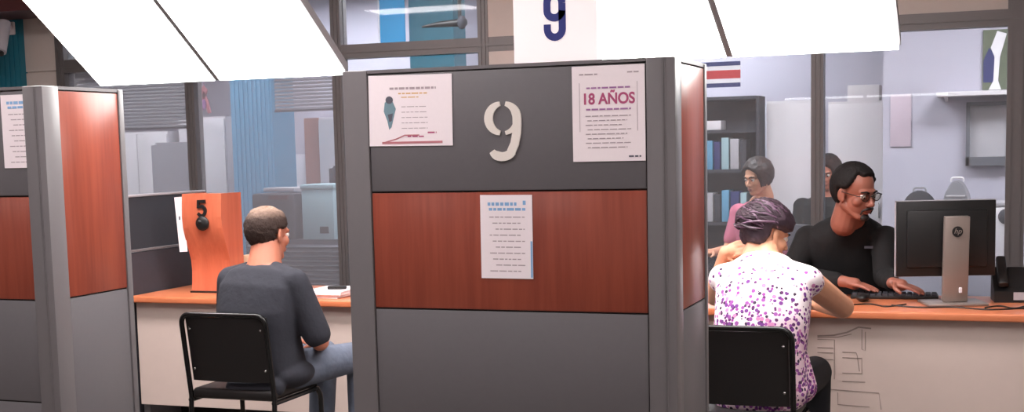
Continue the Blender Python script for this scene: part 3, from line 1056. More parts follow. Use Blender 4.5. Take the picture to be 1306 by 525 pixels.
# ---- woman at booth 9, seen from behind
def woman():
    base = V((-.88, 5.25, 0))
    t = thing('person', 'woman in white dotted blouse seated at the right booth, head propped on her hand', 'person', base)
    az = math.radians(6)
    secs = [((-.865, 5.21, .47), .165, .125), ((-.865, 5.205, .56), .185, .135), ((-.865, 5.21, .68), .175, .125), ((-.86, 5.24, .80), .18, .12),
            ((-.86, 5.29, .91), .185, .11), ((-.86, 5.335, .985), .165, .088), ((-.86, 5.375, 1.035), .09, .065), ((-.86, 5.40, 1.06), .055, .055)]
    sh = {1: V((-.69, 5.305, .965)), -1: V((-1.03, 5.325, .965))}
    el = {1: V((-.582, 5.60, .822)), -1: V((-1.12, 5.63, .86))}
    wr = {1: V((-.70, 5.81, .803)), -1: V((-1.05, 5.50, 1.055))}
    hip = {1: V((-.77, 5.24, .525)), -1: V((-.96, 5.24, .525))}
    kn = {1: V((-.70, 5.66, .53)), -1: V((-1.0, 5.68, .53))}
    an = {1: V((-.69, 5.62, .10)), -1: V((-1.0, 5.62, .10))}
    R = head_rot(math.radians(47), math.radians(18), math.radians(-4))
    hc = V((-.875, 5.46, 1.132))
    s = .98
    hp, P = head_prims(hc, R, s)
    pr = hp + [torso(secs, az, -.012), ('c', (-.86, 5.37, 1.03), hc + V((0, -.02, -.03)), .055, .05)]
    for q in (1, -1):
        pr += [('c', sh[q], el[q], .056, .048), ('c', el[q], wr[q], .05, .031), ('c', hip[q], kn[q], .08, .056), ('c', kn[q], an[q], .055, .038)]
    pr += hand_prims(wr[1], (-.7, .5, .02), (0, 0, -1), .93, .25, True)
    pr += hand_prims(wr[-1], (.65, -.55, .25), (.5, .55, -.1), .93, .35, False)
    fuse('body', pr, 'skin_f', t, .0048, 5, base)
    pr = [torso(secs[:-1], az, .010)]
    for q in (1, -1):
        pr += [('c', sh[q], sh[q].lerp(el[q], .08), .06, .06), ('c', V((-.86, 5.36, 1.0)) + (sh[q] - V((-.86, 5.315, .965))) * .35, sh[q], .05, .06)]
    pr += [('c', (-.97, 5.14, .54), (-.74, 5.17, .53), .06, .075), ('c', (-.72, 5.23, .66), (-.71, 5.25, .54), .05, .07)]
    fuse('blouse', pr, 'dots', t, .007, 8, V((base.x, base.y, 0)))
    pr = [torso([((-.865, 5.21, .475), .165, .12), ((-.865, 5.205, .56), .178, .13)], az, .004)]
    for q in (1, -1):
        pr += [('c', hip[q], kn[q], .095, .072), ('c', kn[q], an[q] + V((0, 0, .02)), .068, .055)]
    fuse('trousers', pr, 'trouser', t, .008, 8, base)
    shoes(t, base, an.values(), az)
    def thick(x, y, z):
        front = 1 - sm(.045, .075, y - .30 * (z - .02))
        k = sm(-.062, -.045, z) * front
        ear = 1 - (1 - sm(.014, .034, z)) * sm(-.045, -.02, y)
        wav = .006 * math.sin(60 * x + 40 * z) * math.sin(50 * y + 20 * z)
        return -.016 + (.028 + .018 * sm(.0, .05, z) + wav) * k * ear
    hair = hair_cap('hair', P, 'hair_plum', t, base, thick, noise=.004, seed=5)
    bm = B()
    c = P(-.03, -.105, .05) - V(base)
    bmesh.ops.create_uvsphere(bm, u_segments=32, v_segments=20, radius=1)
    for v in bm.verts:
        d = v.co.copy()
        a = math.atan2(d.z, d.x)
        r = 1 + .09 * math.sin(3 * a + 7 * d.y)
        v.co = c + R @ V((d.x * .05 * r, d.y * .036, d.z * .046 * r))
    obj('hair_bun', bm, 'hair_plum', hair)
    rnd = random.Random(21)
    bunc = V((-.03, -.105, .05))
    for m_, n_ in (('hair_plum', 130), ('hair_light', 26)):
        bm = B()
        for i in range(n_):
            a = rnd.uniform(-2.6, 2.6)          # start angle round the hairline, 0 = front
            st = V((math.sin(a) * .078, math.cos(a) * .088, .065 - .06 * (1 - math.cos(a)) * .5 + rnd.uniform(-.01, .03)))
            if math.cos(a) > .3:
                st.z = .075 + rnd.uniform(-.01, .02)
                st.y = .045
            en = bunc + V((rnd.uniform(-.03, .03), .03 + rnd.uniform(0, .01), rnd.uniform(-.035, .04)))
            pts, rr = [], []
            cen = V((0, -.014, .024))
            for k in range(9):
                u = k / 8
                q = st.lerp(en, u) - cen
                d = q.normalized()
                e = 1 / math.sqrt((d.x / .080) ** 2 + (d.y / .102) ** 2 + (d.z / .096) ** 2)
                L = e + .010 + .022 * math.sin(PI * min(1, u * .8)) + rnd.uniform(-.002, .003)
                pts.append(P(*(cen + d * L)) - V(base))
                rr.append(.0012 + .0044 * math.sin(PI * min(1, u * .9 + .05)))
            tube(bm, pts, rr, 6)
        obj('hair_strands', bm, m_, hair)
    eyes(P, R, s, t, base, brow='hair_black')
woman()

# ---- clerk behind the counter
def clerk():
    base = V((-.68, 6.9, 0))
    t = thing('person', 'man in black shirt and glasses sitting behind the counter, looking down', 'person', base)
    az = math.radians(168)
    secs = [((-.69, 7.0, .48), .17, .125), ((-.69, 7.0, .58), .185, .14), ((-.69, 6.965, .72), .185, .135), ((-.69, 6.90, .86), .20, .13),
            ((-.685, 6.83, .98), .205, .115), ((-.675, 6.77, 1.055), .17, .09), ((-.66, 6.72, 1.10), .085, .068), ((-.645, 6.69, 1.135), .064, .062)]
    # q=1: his right arm (image left)
    sh = {1: V((-.875, 6.80, 1.02)), -1: V((-.495, 6.765, 1.02))}
    el = {1: V((-.955, 6.70, .845)), -1: V((-.485, 6.66, .845))}
    wr = {1: V((-.66, 6.50, .833)), -1: V((-.44, 6.47, .833))}
    hip = {1: V((-.78, 6.96, .535)), -1: V((-.60, 6.96, .535))}
    kn = {1: V((-.80, 6.52, .535)), -1: V((-.58, 6.52, .535))}
    an = {1: V((-.80, 6.56, .10)), -1: V((-.58, 6.56, .10))}
    R = head_rot(math.radians(128), math.radians(14), math.radians(2))
    hc = V((-.628, 6.615, 1.262))
    s = 1.12
    hp, P = head_prims(hc, R, s)
    pr = hp + [torso(secs, az, -.012), ('c', (-.655, 6.72, 1.09), hc + V((-.015, .03, -.05)), .066, .06)]
    for q in (1, -1):
        pr += [('c', sh[q], el[q], .05, .042), ('c', el[q], wr[q], .043, .028), ('c', hip[q], kn[q], .08, .06), ('c', kn[q], an[q], .056, .04)]
    pr += hand_prims(wr[1], (.75, -.3, -.12), (0, 0, -1), 1.0, .12, True)
    pr += hand_prims(wr[-1], (.7, -.3, -.12), (0, 0, -1), 1.0, .12, False)
    fuse('body', pr, 'skin_c', t, .0042, 4, base)
    pr = [torso(secs[:-1] + [((-.652, 6.70, 1.122), .062, .058)], az, .012)]
    for q in (1, -1):
        pr += [('c', sh[q], el[q], .07, .06), ('c', el[q], el[q].lerp(wr[q], .85), .056, .042), ('e', sh[q], (.074, .072, .07), None)]
    sh_o = fuse('shirt', pr, 'tee_black', t, .007, 9, base)
    bm = box(B(), V((-.565, 6.705, .985)) - base, (.05, .006, .012), rz=.2)
    o = obj('chest_emblem', bm, 'ink_dark', sh_o, smooth=False)
    o['label'] = 'small grey chest emblem'
    pr = [torso([((-.69, 7.0, .485), .17, .12), ((-.69, 7.0, .59), .185, .135)], az, .004)]
    for q in (1, -1):
        pr += [('c', hip[q], kn[q], .09, .07), ('c', kn[q], an[q] + V((0, 0, .02)), .068, .055)]
    fuse('trousers', pr, 'trouser', t, .008, 8, base)
    shoes(t, base, an.values(), az)
    def thick(x, y, z):
        # receding at the temples
        hl = .072 - .25 * abs(x) * 0 + .0
        front = 1 - sm(.028, .05, y - .62 * (z - .05)) 
        rec = 1 - sm(.03, .05, y) * sm(.02, .045, abs(x)) * (1 - sm(.09, .1, z))
        k = sm(-.058, -.045, z) * front * rec
        ear = 1 - (1 - sm(.012, .03, z)) * sm(-.028, -.01, y)
        return -.014 + .026 * k * ear
    hair_cap('hair', P, 'hair_black', t, base, thick, noise=.002, seed=9)
    eyes(P, R, s, t, base, look=(0, 1, -.6), brow='hair_black')
    # moustache and goatee
    bm = B()
    for q in (-1, 1):
        tube(bm, [P(0, .1, -.048) - base, P(q * .016, .0985, -.049) - base, P(q * .029, .085, -.06) - base, P(q * .029, .079, -.078) - base], [.0055 * s, .0058 * s, .0048 * s, .004 * s], 10)
    ell(bm, P(0, .078, -.094) - base, (.024 * s, .016 * s, .017 * s), R)
    obj('goatee', bm, 'hair_dark', t)
    # spectacles
    g = B()
    for q in (-1, 1):
        pts = [P(q * .0335 + .0225 * math.cos(a), .101 - .006 * abs(math.cos(a)), .003 + .0165 * math.sin(a)) - base for a in [2 * PI * i / 24 for i in range(25)]]
        tube(g, pts, .0017 * s, 8)
        tube(g, [P(q * .0555, .097, .009) - base, P(q * .074, .086, .009) - base, P(q * .081, .0, .008) - base, P(q * .081, -.012, -.004) - base], .0017 * s, 8)
    tube(g, [P(-.011, .101, .007) - base, P(0, .105, .010) - base, P(.011, .101, .007) - base], .0016 * s, 8)
    gl = obj('glasses', g, 'black', t)
    for q in (-1, 1):
        bm = B()
        vs = [bm.verts.new(P(q * .0335 + .0215 * math.cos(a), .1005 - .006 * abs(math.cos(a)), .003 + .0158 * math.sin(a)) - base) for a in [2 * PI * i / 24 for i in range(24)]]
        bm.faces.new(vs)
        obj('lens', bm, 'lens', gl, smooth=False)
clerk()

# clerk's chair
def office_chair(label, loc, rz, m='black_vinyl', high=.92, group=None):
    t = thing('office_chair', label, 'office chair', loc, rz, group)
    obj('seat', box(B(), (0, 0, .43), (.48, .46, .07), .03, seg=3), m, t)
    bm = B()
    n = 10
    pts = []
    for i in range(n + 1):
        a = -1 + 2 * i / n
        pts.append((a * .22, -.25 + .05 * a * a))
    out = pts + [(x, y - .05) for x, y in pts[::-1]]
    prism(bm, out, high - .54, .54, 'xy')
    bmesh.ops.bevel(bm, geom=[e for e in bm.edges if abs(e.verts[0].co.z - e.verts[1].co.z) < 1e-4 and abs(e.verts[0].co.z - high) < 1e-3], offset=.02, segments=3, affect='EDGES')
    obj('backrest', bm, m, t)
    obj('back_stem', tube(B(), [(0, -.1, .41), (0, -.29, .42), (0, -.29, .62)], .018), 'black', t)
    obj('column', cyl(B(), (0, 0, .08), (0, 0, .41), .028), 'black', t)
    for i in range(5):
        a = 2 * PI * i / 5
        p = (.27 * math.cos(a), .27 * math.sin(a), .07)
        o = obj('base_arm', tube(B(), [(0, 0, .1), p], [.025, .016]), 'black', t)
        bm = B()
        for dd in (-.012, .012):
            c0 = V((p[0], p[1], .028)) + V((-math.sin(a), math.cos(a), 0)) * dd
            ax = V((-math.sin(a), math.cos(a), 0)) * .008
            cyl(bm, c0 - ax, c0 + ax, .027)
        cyl(bm, (p[0], p[1], .03), (p[0], p[1], .075), .008)
        obj('castor', bm, 'black', o)
    return t
office_chair('black office chair under the clerk behind the counter', (-.69, 7.0, 0), PI)

# ------------------------------------------------------------------ things on the counter by the clerk
mt = thing('monitor', 'computer monitor seen from behind on the right of the counter', 'monitor', (-.195, 6.27, .762), math.atan2(.13, .42))
bm = box(B(), (0, -.004, .30), (.442, .024, .342), .004)
box(bm, (0, -.022, .30), (.36, .02, .26), .008)
obj('housing', bm, 'black', mt)
bm = B()
for x0, x1, z0, z1 in ((-.224, -.214, .127, .474), (.214, .2225, .127, .474), (-.224, .2225, .464, .4745), (-.224, .2225, .127, .138)):
    b2(bm, x0, x1, .002, .018, z0, z1)
o = obj('bezel', bm, 'lightgrey', mt, smooth=False)
obj('screen', b2(B(), -.212, .212, .0141, .0165, .14, .462), 'screen', mt, smooth=False)
st = obj('stand_column', box(B(), (.03, -.062, .21), (.112, .03, .39), .006, mtx=M.Rotation(.06, 3, 'X')), 'silver', mt)
bm = B()
prism(bm, [(.03 + .024 * math.cos(2 * PI * i / 28), .335 + .024 * math.sin(2 * PI * i / 28)) for i in range(28)], .003, -.0885)
lg = obj('logo_disc', bm, 'black', st, smooth=False)
lg['label'] = 'round maker emblem'
text('logo_letters', 'hp', .034, 'silver', st, face_front(.03, -.0892, .337), shear=.3)
obj('cable_port', box(B(), (.05, -.07, .07), (.012, .02, .024), .002), 'white_box', st, smooth=False)
obj('stand_base', box(B(), (.03, -.02, .007), (.27, .2, .014), .006), 'silver', mt)

kb = thing('keyboard', 'black keyboard lying on the counter behind the monitor', 'keyboard', (-.43, 6.47, .762), .05)
obj('tray', box(B(), (0, 0, .009), (.4, .13, .016), .004), 'black', kb)
bm = B()
for r in range(5):
    for c in range(14):
        box(bm, (-.182 + c * .028, -.05 + r * .025, .02), (.022, .02, .008))
obj('keys', bm, 'dark', kb, smooth=False)
ph = thing('desk_phone', 'black desk phone with pale display at the far right of the counter', 'phone', (.11, 6.44, .762), .1)
bm = prism(B(), [(-.08, 0), (-.08, .05), (-.05, .065), (.06, .15), (.08, .15), (.08, 0)], .2, -.1, 'yz')
obj('housing', bm, 'black', ph, smooth=False)
bm = box(B(), (-.06, 0, .135), (.045, .19, .035), .012, mtx=M.Rotation(.65, 3, 'X'))
obj('handset', bm, 'black', ph)
obj('display', box(B(), (.02, -.082, .03), (.075, .004, .035)), 'lightgrey', ph, smooth=False)

def cable(label, pts):
    p = round_path(pts, .05, 6)
    o = obj('cable', tube(B(), p, .0035, 8), 'black')
    return tag(o, label, 'cable')
zc = .7656
cable('long black cable looping in front of the monitor stand', [(-.42, 6.15, zc), (-.3, 6.08, zc), (-.16, 6.13, zc), (.0, 6.05, zc), (.12, 6.12, zc), (.3, 6.16, zc)])
cable('black cable running along the counter below the clerk', [(-.62, 6.12, zc), (-.52, 6.2, zc), (-.44, 6.08, zc), (-.36, 6.2, zc)])
cable('black cable tangled between monitor base and phone', [(-.02, 6.12, zc), (.04, 6.22, zc), (.1, 6.1, zc), (.16, 6.24, zc), (.26, 6.3, zc)])
o = obj('computer_mouse', ell(B(), (0, 0, .0), (.032, .055, .02)), 'black')
o.location = (-.56, 6.3, .782)
tag(o, 'small black mouse on the counter near the clerk', 'mouse')
# ------------------------------------------------------------------ security camera on the teal pier
t = thing('security_camera', 'white bullet camera bracketed on the teal pier, upper left', 'camera', (-6.57, YG - .109, 2.38))
obj('wall_plate', box(B(), (0, -.008, .06), (.07, .016, .09), .006), 'white_box', t)
obj('bracket', tube(B(), round_path([(0, -.01, .06), (.09, -.15, .09), (.17, -.27, .05)], .05), .016), 'white_box', t)
ax = V((.15, -.45, -.88)).normalized()
p0 = V((.165, -.26, .06))
obj('camera_body', tube(B(), [p0, p0 + ax * .01, p0 + ax * .2, p0 + ax * .21], [.03, .04, .04, .036], 20), 'white_box', t)
obj('sun_hood', tube(B(), [p0 + V((0, 0, .012)) + ax * .0, p0 + V((0, 0, .012)) + ax * .235], [.044, .044], 20), 'lightgrey', t)
obj('lens', tube(B(), [p0 + ax * .2, p0 + ax * .24], .027, 16), 'black', t)

# ------------------------------------------------------------------ back office
def simple(name, label, cat, bm, m, loc=(0, 0, 0), group=None):
    o = obj(name, bm, m)
    o.location = loc
    return tag(o, label, cat, group)

def blind(label, x0, x1, z0, z1, y, m='slat', pitch=.024):
    t = thing('venetian_blind', label, 'blind', ((x0 + x1) / 2, y, z0))
    w = x1 - x0
    bm = B()
    z = .02
    while z < z1 - z0 - .03:
        box(bm, (0, 0, z), (w, .024, .0012), mtx=M.Rotation(.9, 3, 'X'))
        z += pitch
    obj('slats', bm, m, t, smooth=False)
    obj('head_rail', b2(B(), -w / 2, w / 2, -.015, .015, z1 - z0 - .03, z1 - z0), m, t, smooth=False)
    obj('bottom_rail', b2(B(), -w / 2, w / 2, -.012, .012, 0, .014), m, t, smooth=False)
    return t
blind('grey venetian blind drawn half down behind the far left pane', -6.17, -5.2, 1.70, 2.11, YG + .06)
blind('grey venetian blind in the bay behind the seated man', -4.56, -4.08, 1.79, 2.11, YG + .06)

def cabinet(name, label, cat, x0, x1, y0, y1, z1, m, doors=2, handle=True):
    t = thing(name, label, cat, ((x0 + x1) / 2, (y0 + y1) / 2, 0))
    w, d = x1 - x0, y1 - y0
    obj('carcass', b2(B(), -w / 2, w / 2, -d / 2 + .02, d / 2, .0, z1), m, t, smooth=False)
    for i in range(doors):
        a = -w / 2 + w * i / doors + .004
        b = -w / 2 + w * (i + 1) / doors - .004
        dr = obj('door', b2(B(), a, b, -d / 2, -d / 2 + .018, .06, z1 - .02, .002), m, t)
        if handle:
            hx = b - .04 if i % 2 == 0 else a + .04
            obj('handle', box(B(), (hx, -d / 2 - .012, z1 * .55), (.012, .02, .12), .003), 'chrome', dr)
    return t
cabinet('metal_cupboard', 'low white cupboard behind the far left pane', 'cupboard', -7.1, -6.5, 9.4, 9.8, 1.72, 'white_box', 2)
cabinet('metal_cupboard', 'tall white cupboard beside the blue pier behind the glass', 'cupboard', -6.45, -6.0, 9.5, 9.95, 1.83, 'white_box', 1)
bm = b2(B(), -5.68, -5.31, 9.1, 9.45, 0, ZC)
for i in range(9):
    b2(bm, -5.66 + i * .039, -5.638 + i * .039, 9.094, 9.1, 0, ZC)
struct('trim_13', bm, 'blue')
cabinet('metal_cupboard', 'narrow white cupboard right of the blue pier', 'cupboard', -5.62, -5.44, 9.85, 10.2, 1.5, 'white_box', 1)
simple('wardrobe_panel', 'pink-brown wooden panel standing between two white cupboards', 'panel', b2(B(), -.07, .07, -.15, .15, 0, 1.8, .004), 'pinkbrown', (-5.35, 9.95, 0))
cabinet('metal_cupboard', 'white cupboard right of the pink-brown panel behind the glass', 'cupboard', -5.26, -4.9, 9.75, 10.1, 1.8, 'white_box', 1)
# purple ribbon ornament on the back wall above the cupboard
t = thing('wall_ornament', 'hanging red and mauve ribbon ornament above the tall white cupboard', 'ornament', (-6.17, 9.48, 1.86))
bm = B()
rib = [(-.045, 0), (-.02, .10), (.0, .15), (.018, .19), (0, .215), (-.018, .19), (0, .15), (.02, .1), (.045, 0)]
stroke(bm, rib, .03, 0, .012)
obj('ribbon', bm, 'ink_red', t, smooth=False)
obj('hanging_loop', tube(B(), [(0, .006, .215), (0, .006, .29)], .003, 8), 'ink_mauve', t)
obj('bell', ell(B(), (0, -.006, .07), (.022, .012, .045)), 'ink_mauve', t)

# louvred storage and boxes behind the seated man
t = thing('louvred_cabinet', 'dark grey louvred storage cabinet behind the glass near the seated man', 'cabinet', (-4.82, 8.7, 0))
obj('carcass', b2(B(), -.42, .42, -.18, .2, 0, .88), 'darkslat', t, smooth=False)
bm = B()
for i in range(24):
    box(bm, (0, -.19, .05 + i * .034), (.8, .03, .006), mtx=M.Rotation(.6, 3, 'X'))
obj('louvre_door', bm, 'darkslat', t, smooth=False)
t = thing('printer', 'dark grey printer on the louvred cabinet', 'printer', (-4.98, 8.66, .88))
bm = box(B(), (0, 0, .17), (.36, .34, .34), .02)
for i in range(7):
    b2(bm, -.16, .16, -.176, -.168, .05 + i * .035, .056 + i * .035)
obj('housing', bm, 'dark', t)
obj('paper_tray', box(B(), (0, .02, .365), (.26, .2, .03), .006), 'lightgrey', t)
obj('control_strip', box(B(), (.05, -.172, .31), (.16, .01, .03)), 'redbrown', t, smooth=False)
t = thing('storage_box', 'pale teal storage box beside the dark printer', 'box', (-4.62, 8.66, .88))
obj('box_body', box(B(), (0, 0, .185), (.26, .3, .37), .006), 'paleteal', t)
obj('lid', box(B(), (0, 0, .385), (.275, .315, .035), .006), 'paleteal', t)
obj('label_plate', box(B(), (.05, -.152, .07), (.07, .004, .05)), 'black', t, smooth=False)
office_chair('mid grey chair form in place of a reflected silhouette, left of the wood number stand', (-6.12, 8.75, 0), PI, 'slat', 1.62)  # chair put in to imitate a silhouette reflected in the glass
office_chair('charcoal office chair behind the printer and the blue pier', (-5.0, 9.3, 0), 2.6, 'dark', 1.4)

# upper panes: cyan banner and shelf seen over the transom
t = thing('hanging_banner', 'cyan banner hanging behind the upper pane left of the column', 'banner', (-4.48, 9.6, 2.2))
obj('cloth', b2(B(), -.11, .11, -.004, .004, .1, .76), 'cyan', t, smooth=False)
obj('hem_strip', b2(B(), -.122, -.108, -.006, .006, .1, .76), 'white_box', t, smooth=False)
obj('hanging_rod', cyl(B(), (-.13, 0, .77), (.13, 0, .77), .012), 'lightgrey', t)
obj('cord', b2(B(), -.002, .002, -.002, .002, .77, .8), 'lightgrey', t, smooth=False)
struct('trim_14', b2(B(), -4.36, -3.98, 9.65, 9.9, 0, ZC), 'teal')
t = thing('ceiling_fixture', 'dark slim fixture on a ceiling rod behind the upper pane beside the column', 'fixture', (-3.66, 9.0, ZC))
obj('drop_rod', cyl(B(), (.0, 0, -.58), (0, 0, 0), .014), 'black', t)
obj('arm', tube(B(), [(-.3, 0, -.585), (-.18, 0, -.575), (0, 0, -.57), (.05, 0, -.57)], [.008, .02, .03, .024], 12), 'black', t)
obj('head', ell(B(), (.02, -.01, -.57), (.035, .035, .05)), 'dark', t)

# right-hand office view
t = thing('wall_flag', 'red, white and blue striped flag above the dark bookcase', 'flag', (-1.98, 9.92, 1.93))
hh = .19 / 6
for i, (m, a, b) in enumerate((('navy', 0, 1), ('white', 1, 2), ('red', 2, 4), ('white', 4, 5), ('navy', 5, 6))):
    obj('stripe', b2(B(), -.2, .2, -.004 + (0), .004, a * hh, b * hh), m, t, smooth=False)
t = thing('bookcase', 'dark open bookcase under the striped flag', 'bookcase', (-1.95, 10.1, 0))
bm = b2(B(), -.3, .3, .12, .14, 0, 1.86)
for x in (-.29, .29):
    b2(bm, x - .012, x + .012, -.14, .14, 0, 1.86)
obj('carcass', bm, 'dark', t, smooth=False)
for z in (.02, .45, .9, 1.3, 1.6, 1.85):
    obj('shelf', b2(B(), -.28, .28, -.13, .12, z - .012, z + .012), 'dark', t, smooth=False)
bi = 0
BN = [('dark blue', 'navy'), ('pale teal', 'paleteal'), ('light grey', 'lightgrey'), ('charcoal', 'dark'), ('mid blue', 'blue')]
for z, shelf in ((.912, 'third'), (1.312, 'second')):
    x = -.25
    for i in range(7):
        nm, m = BN[bi % 5]
        bi += 1
        wd = .045 + .02 * ((i * 7) % 3) / 2
        ht = .24 - .01 * ((i * 5) % 4)
        t3 = simple('binder', '%s binder, number %s from the left on the %s shelf of the dark bookcase' % (nm, ['one', 'two', 'three', 'four', 'five', 'six', 'seven'][i], shelf), 'binder',
                    b2(B(), 0, wd, -.1, .1, 0, ht, .003), m, (-1.95 + x, 10.1, z + .001), 'binders in the dark bookcase')
        x += wd + .012
simple('card_box', 'white card box lying on the top shelf of the dark bookcase', 'box', b2(B(), -.11, .11, -.1, .1, 0, .07, .003), 'white_box', (-2.05, 10.08, 1.6135))
cabinet('metal_cupboard', 'white cupboard standing right of the dark bookcase', 'cupboard', -1.62, -1.22, 10.12, 10.5, 1.82, 'white_box', 1)
cabinet('metal_cupboard', 'white cupboard with a white box on top, behind the clerk', 'cupboard', -1.16, -.74, 10.12, 10.5, 1.80, 'white_box', 1)
simple('carton', 'white carton on top of the cupboard behind the clerk', 'box', b2(B(), -.115, .115, -.12, .12, 0, .12, .004), 'white_box', (-.91, 10.3, 1.80))
simple('wall_mounted_board', 'pale pink notice strip on the office wall right of the clerk', 'board', b2(B(), -.07, .07, -.004, .004, 0, .36, .002), 'pinkpale', (-.60, 9.553, 1.46))
# partition wall on the right of the office
struct('wall_office_right', b2(B(), -.72, 1.2, 9.56, 9.66, 0, ZC), 'office_wall')
# framed internal window
t = thing('framed_window', 'grey framed interior window on the office wall at right', 'window', (-.02, 9.52, 1.32))
bm = B()
for x0, x1, z0, z1 in ((-.15, -.125, 0, .43), (.125, .15, 0, .43), (-.15, .15, .405, .43), (-.15, .15, 0, .06)):
    b2(bm, x0, x1, -.03, .03, z0, z1)
obj('window_frame', bm, 'darkslat', t, smooth=False)
obj('pane', b2(B(), -.13, .13, .01, .018, .05, .41), 'lightgrey', t, smooth=False)
t = thing('wall_shelf', 'white wall shelf above the framed interior window', 'shelf', (-.1, 9.45, 1.76))
obj('board', b2(B(), -.26, .26, -.1, .1, .03, .06, .003), 'white_box', t, smooth=False)
for x in (-.2, .2):
    obj('bracket', prism(B(), [(.1, 0), (.1, .03), (-.08, .03)], .02, x - .01, 'yz'), 'white_box', t, smooth=False)
# picture with pale shape, abstract
t = thing('wall_poster', 'olive and blue poster with a pale upright shape on the office wall, upper right', 'poster', (.03, 9.54, 1.83))
obj('sheet', b2(B(), -.1, .1, -.004, .006, 0, .40), 'green', t, smooth=False)
bm = prism(B(), [(-.095, .05), (-.03, .05), (-.02, .24), (-.06, .28), (-.095, .2)], .003, -.0065)
obj('blue_patch', bm, 'navy', t, smooth=False)
bm = prism(B(), [(-.06, .0), (.02, .0), (.0, .06), (.01, .22), (.05, .37), (-.01, .39), (-.05, .28), (-.025, .22), (-.03, .06)], .003, -.0095)
obj('pale_shape', bm, 'white', t, smooth=False)
# desk with chairs in the back office
t = thing('office_desk', 'pale desk in the back office behind the monitor', 'desk', (-.2, 9.0, 0))
obj('desktop', b2(B(), -.6, .42, -.3, .3, .7, .73, .004), 'lightgrey', t, smooth=False)
for x in (-.46, .38):
    obj('desk_leg', b2(B(), x - .02, x + .02, -.28, .28, 0, .7), 'grey_post', t, smooth=False)
def bag(label, loc, rz, m, w, h, strap):
    t = thing('backpack', label, 'bag', loc, rz)
    bm = B()
    out = [(-w / 2, 0)] + [(-w / 2, h * .45)] + arc(0, h * .55, w / 2, h * .45, 170, 10, 14) + [(w / 2, h * .45), (w / 2, 0)]
    prism(bm, out, .16, -.08)
    bmesh.ops.bevel(bm, geom=bm.edges[:], offset=.012, segments=2, affect='EDGES')
    body = obj('bag_body', bm, m, t)
    bm = prism(B(), [(-w * .36, .03), (-w * .36, h * .4), (-w * .2, h * .5), (w * .2, h * .5), (w * .36, h * .4), (w * .36, .03)], .04, -.115)
    obj('front_pocket', bm, m, t)
    bm = B()
    for z in (.6, .7, .8):
        b2(bm, -w * .34, w * .34, -.084, -.079, h * z, h * z + .008)
    obj('zip_band', bm, strap, body, smooth=False)
    obj('top_handle', tube(B(), round_path([(-.04, 0, h * .98), (-.035, 0, h + .016), (.035, 0, h + .016), (.04, 0, h * .98)], .012), .006, 8), strap, t)
bag('charcoal bag with pale bands standing on the back office desk', (-.44, 8.93, .73), .05, 'dark', .26, .45, 'slat')
bag('light grey bag on the back office desk, right of the charcoal one', (-.21, 9.0, .73), -.1, 'slat', .17, .51, 'white_box')
t = thing('photocopier', 'white desktop printer on the back office desk at right', 'printer', (.05, 9.05, .73))
obj('housing', box(B(), (0, 0, .17), (.28, .34, .34), .02), 'white_box', t)
obj('scanner_lid', box(B(), (0, 0, .355), (.27, .33, .03), .008), 'lightgrey', t)
bm = ell(B(), (.04, -.172, .28), (.05, .012, .05))
obj('control_dial', bm, 'dark', t)
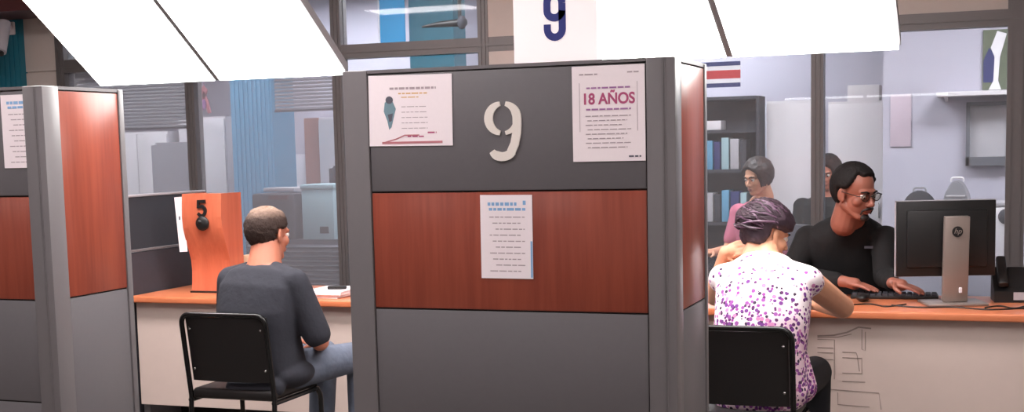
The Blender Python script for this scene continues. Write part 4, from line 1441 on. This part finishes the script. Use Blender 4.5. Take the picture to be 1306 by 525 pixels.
# person in pink in the back office
def colleague(label, dx, dy, dz, deg, skin, topm, hairm):
    base = V((-1.5 + dx, 9.05 + dy, 0))
    t = thing('person', label, 'person', base)
    az = math.radians(215)
    R = head_rot(az, math.radians(15))
    hc = V((-1.50, 9.0, 1.285))
    s = .98
    hp, P = head_prims(hc, R, s)
    secs = [((-1.48, 9.1, .46), .165, .12), ((-1.48, 9.1, .6), .18, .13), ((-1.485, 9.09, .8), .17, .12), ((-1.49, 9.07, .97), .19, .11), ((-1.5, 9.05, 1.07), .17, .09), ((-1.5, 9.04, 1.12), .09, .06), ((-1.5, 9.03, 1.16), .05, .05)]
    lat = V((math.cos(az), -math.sin(az), 0))
    fw = V((math.sin(az), math.cos(az), 0))
    pr = hp + [torso(secs, az, -.012)]
    pt = [torso(secs[:-1], az, .01)]
    pj = [torso(secs[:2], az, .006)]
    ank = []
    for q in (1, -1):
        sh = V((-1.5, 9.05, 1.04)) + lat * q * .18
        el = sh + V((0, 0, -.25)) + fw * .08 + lat * q * .03
        wr = el + fw * .2 + V((0, 0, .0)) - lat * q * .06
        hip = V((-1.48, 9.1, .52)) + lat * q * .09
        kn = hip + fw * .42
        an = kn + V((0, 0, -.42))
        ank.append(an)
        pr += [('c', sh, el, .046, .038), ('c', el, wr, .04, .027), ('c', hip, kn, .078, .056), ('c', kn, an, .054, .038)]
        pr += hand_prims(wr, fw, (0, 0, -1), .95, .3, q == 1)
        pt += [('c', sh, sh.lerp(el, .7), .064, .056), ('e', sh, (.07, .07, .066), None)]
        pj += [('c', hip, kn, .09, .068), ('c', kn, an + V((0, 0, .02)), .066, .055)]
    b0 = V((-1.5, 9.05, 0))
    fuse('body', pr, skin, t, .006, 4, b0)
    fuse('top', pt, topm, t, .009, 6, b0)
    fuse('trousers', pj, 'trouser', t, .01, 6, b0)
    shoes(t, b0, ank, az)
    def thick(x, y, z):
        front = 1 - sm(.045, .07, y - .3 * (z - .02))
        return -.016 + .034 * sm(-.07, -.05, z) * front
    hair_cap('hair', P, hairm, t, b0, thick, noise=.004, seed=11)
    eyes(P, R, s, t, b0)
    t.rotation_euler = (0, 0, math.radians(deg))
colleague('person in a pink top with brown hair seated in the office behind the glass', .04, -.25, 0, 0, 'skin_f', 'pinktop', 'hair_dark')
colleague('dark-haired person in dark clothes seated in the office, beside the window mullion', .38, .62, 0, 20, 'skin_m', 'tee_black', 'hair_black')
office_chair('grey office chair under the person in pink behind the glass', (-1.43, 8.87, 0), -math.radians(215), 'darkslat', .95)
office_chair('charcoal office chair under the dark-haired person behind the glass', (-1.11, 9.72, 0), -math.radians(195), 'dark', .95)

# ------------------------------------------------------------------ world and view
wd = bpy.data.worlds.new('world')
SC.world = wd
wd.use_nodes = True
wd.node_tree.nodes['Background'].inputs[0].default_value = (.5, .5, .52, 1)
wd.node_tree.nodes['Background'].inputs[1].default_value = .3
vs = SC.view_settings
vs.view_transform = 'Standard'
vs.look = 'None'
vs.exposure = 0.
vs.gamma = 1.
vs.use_curve_mapping = False
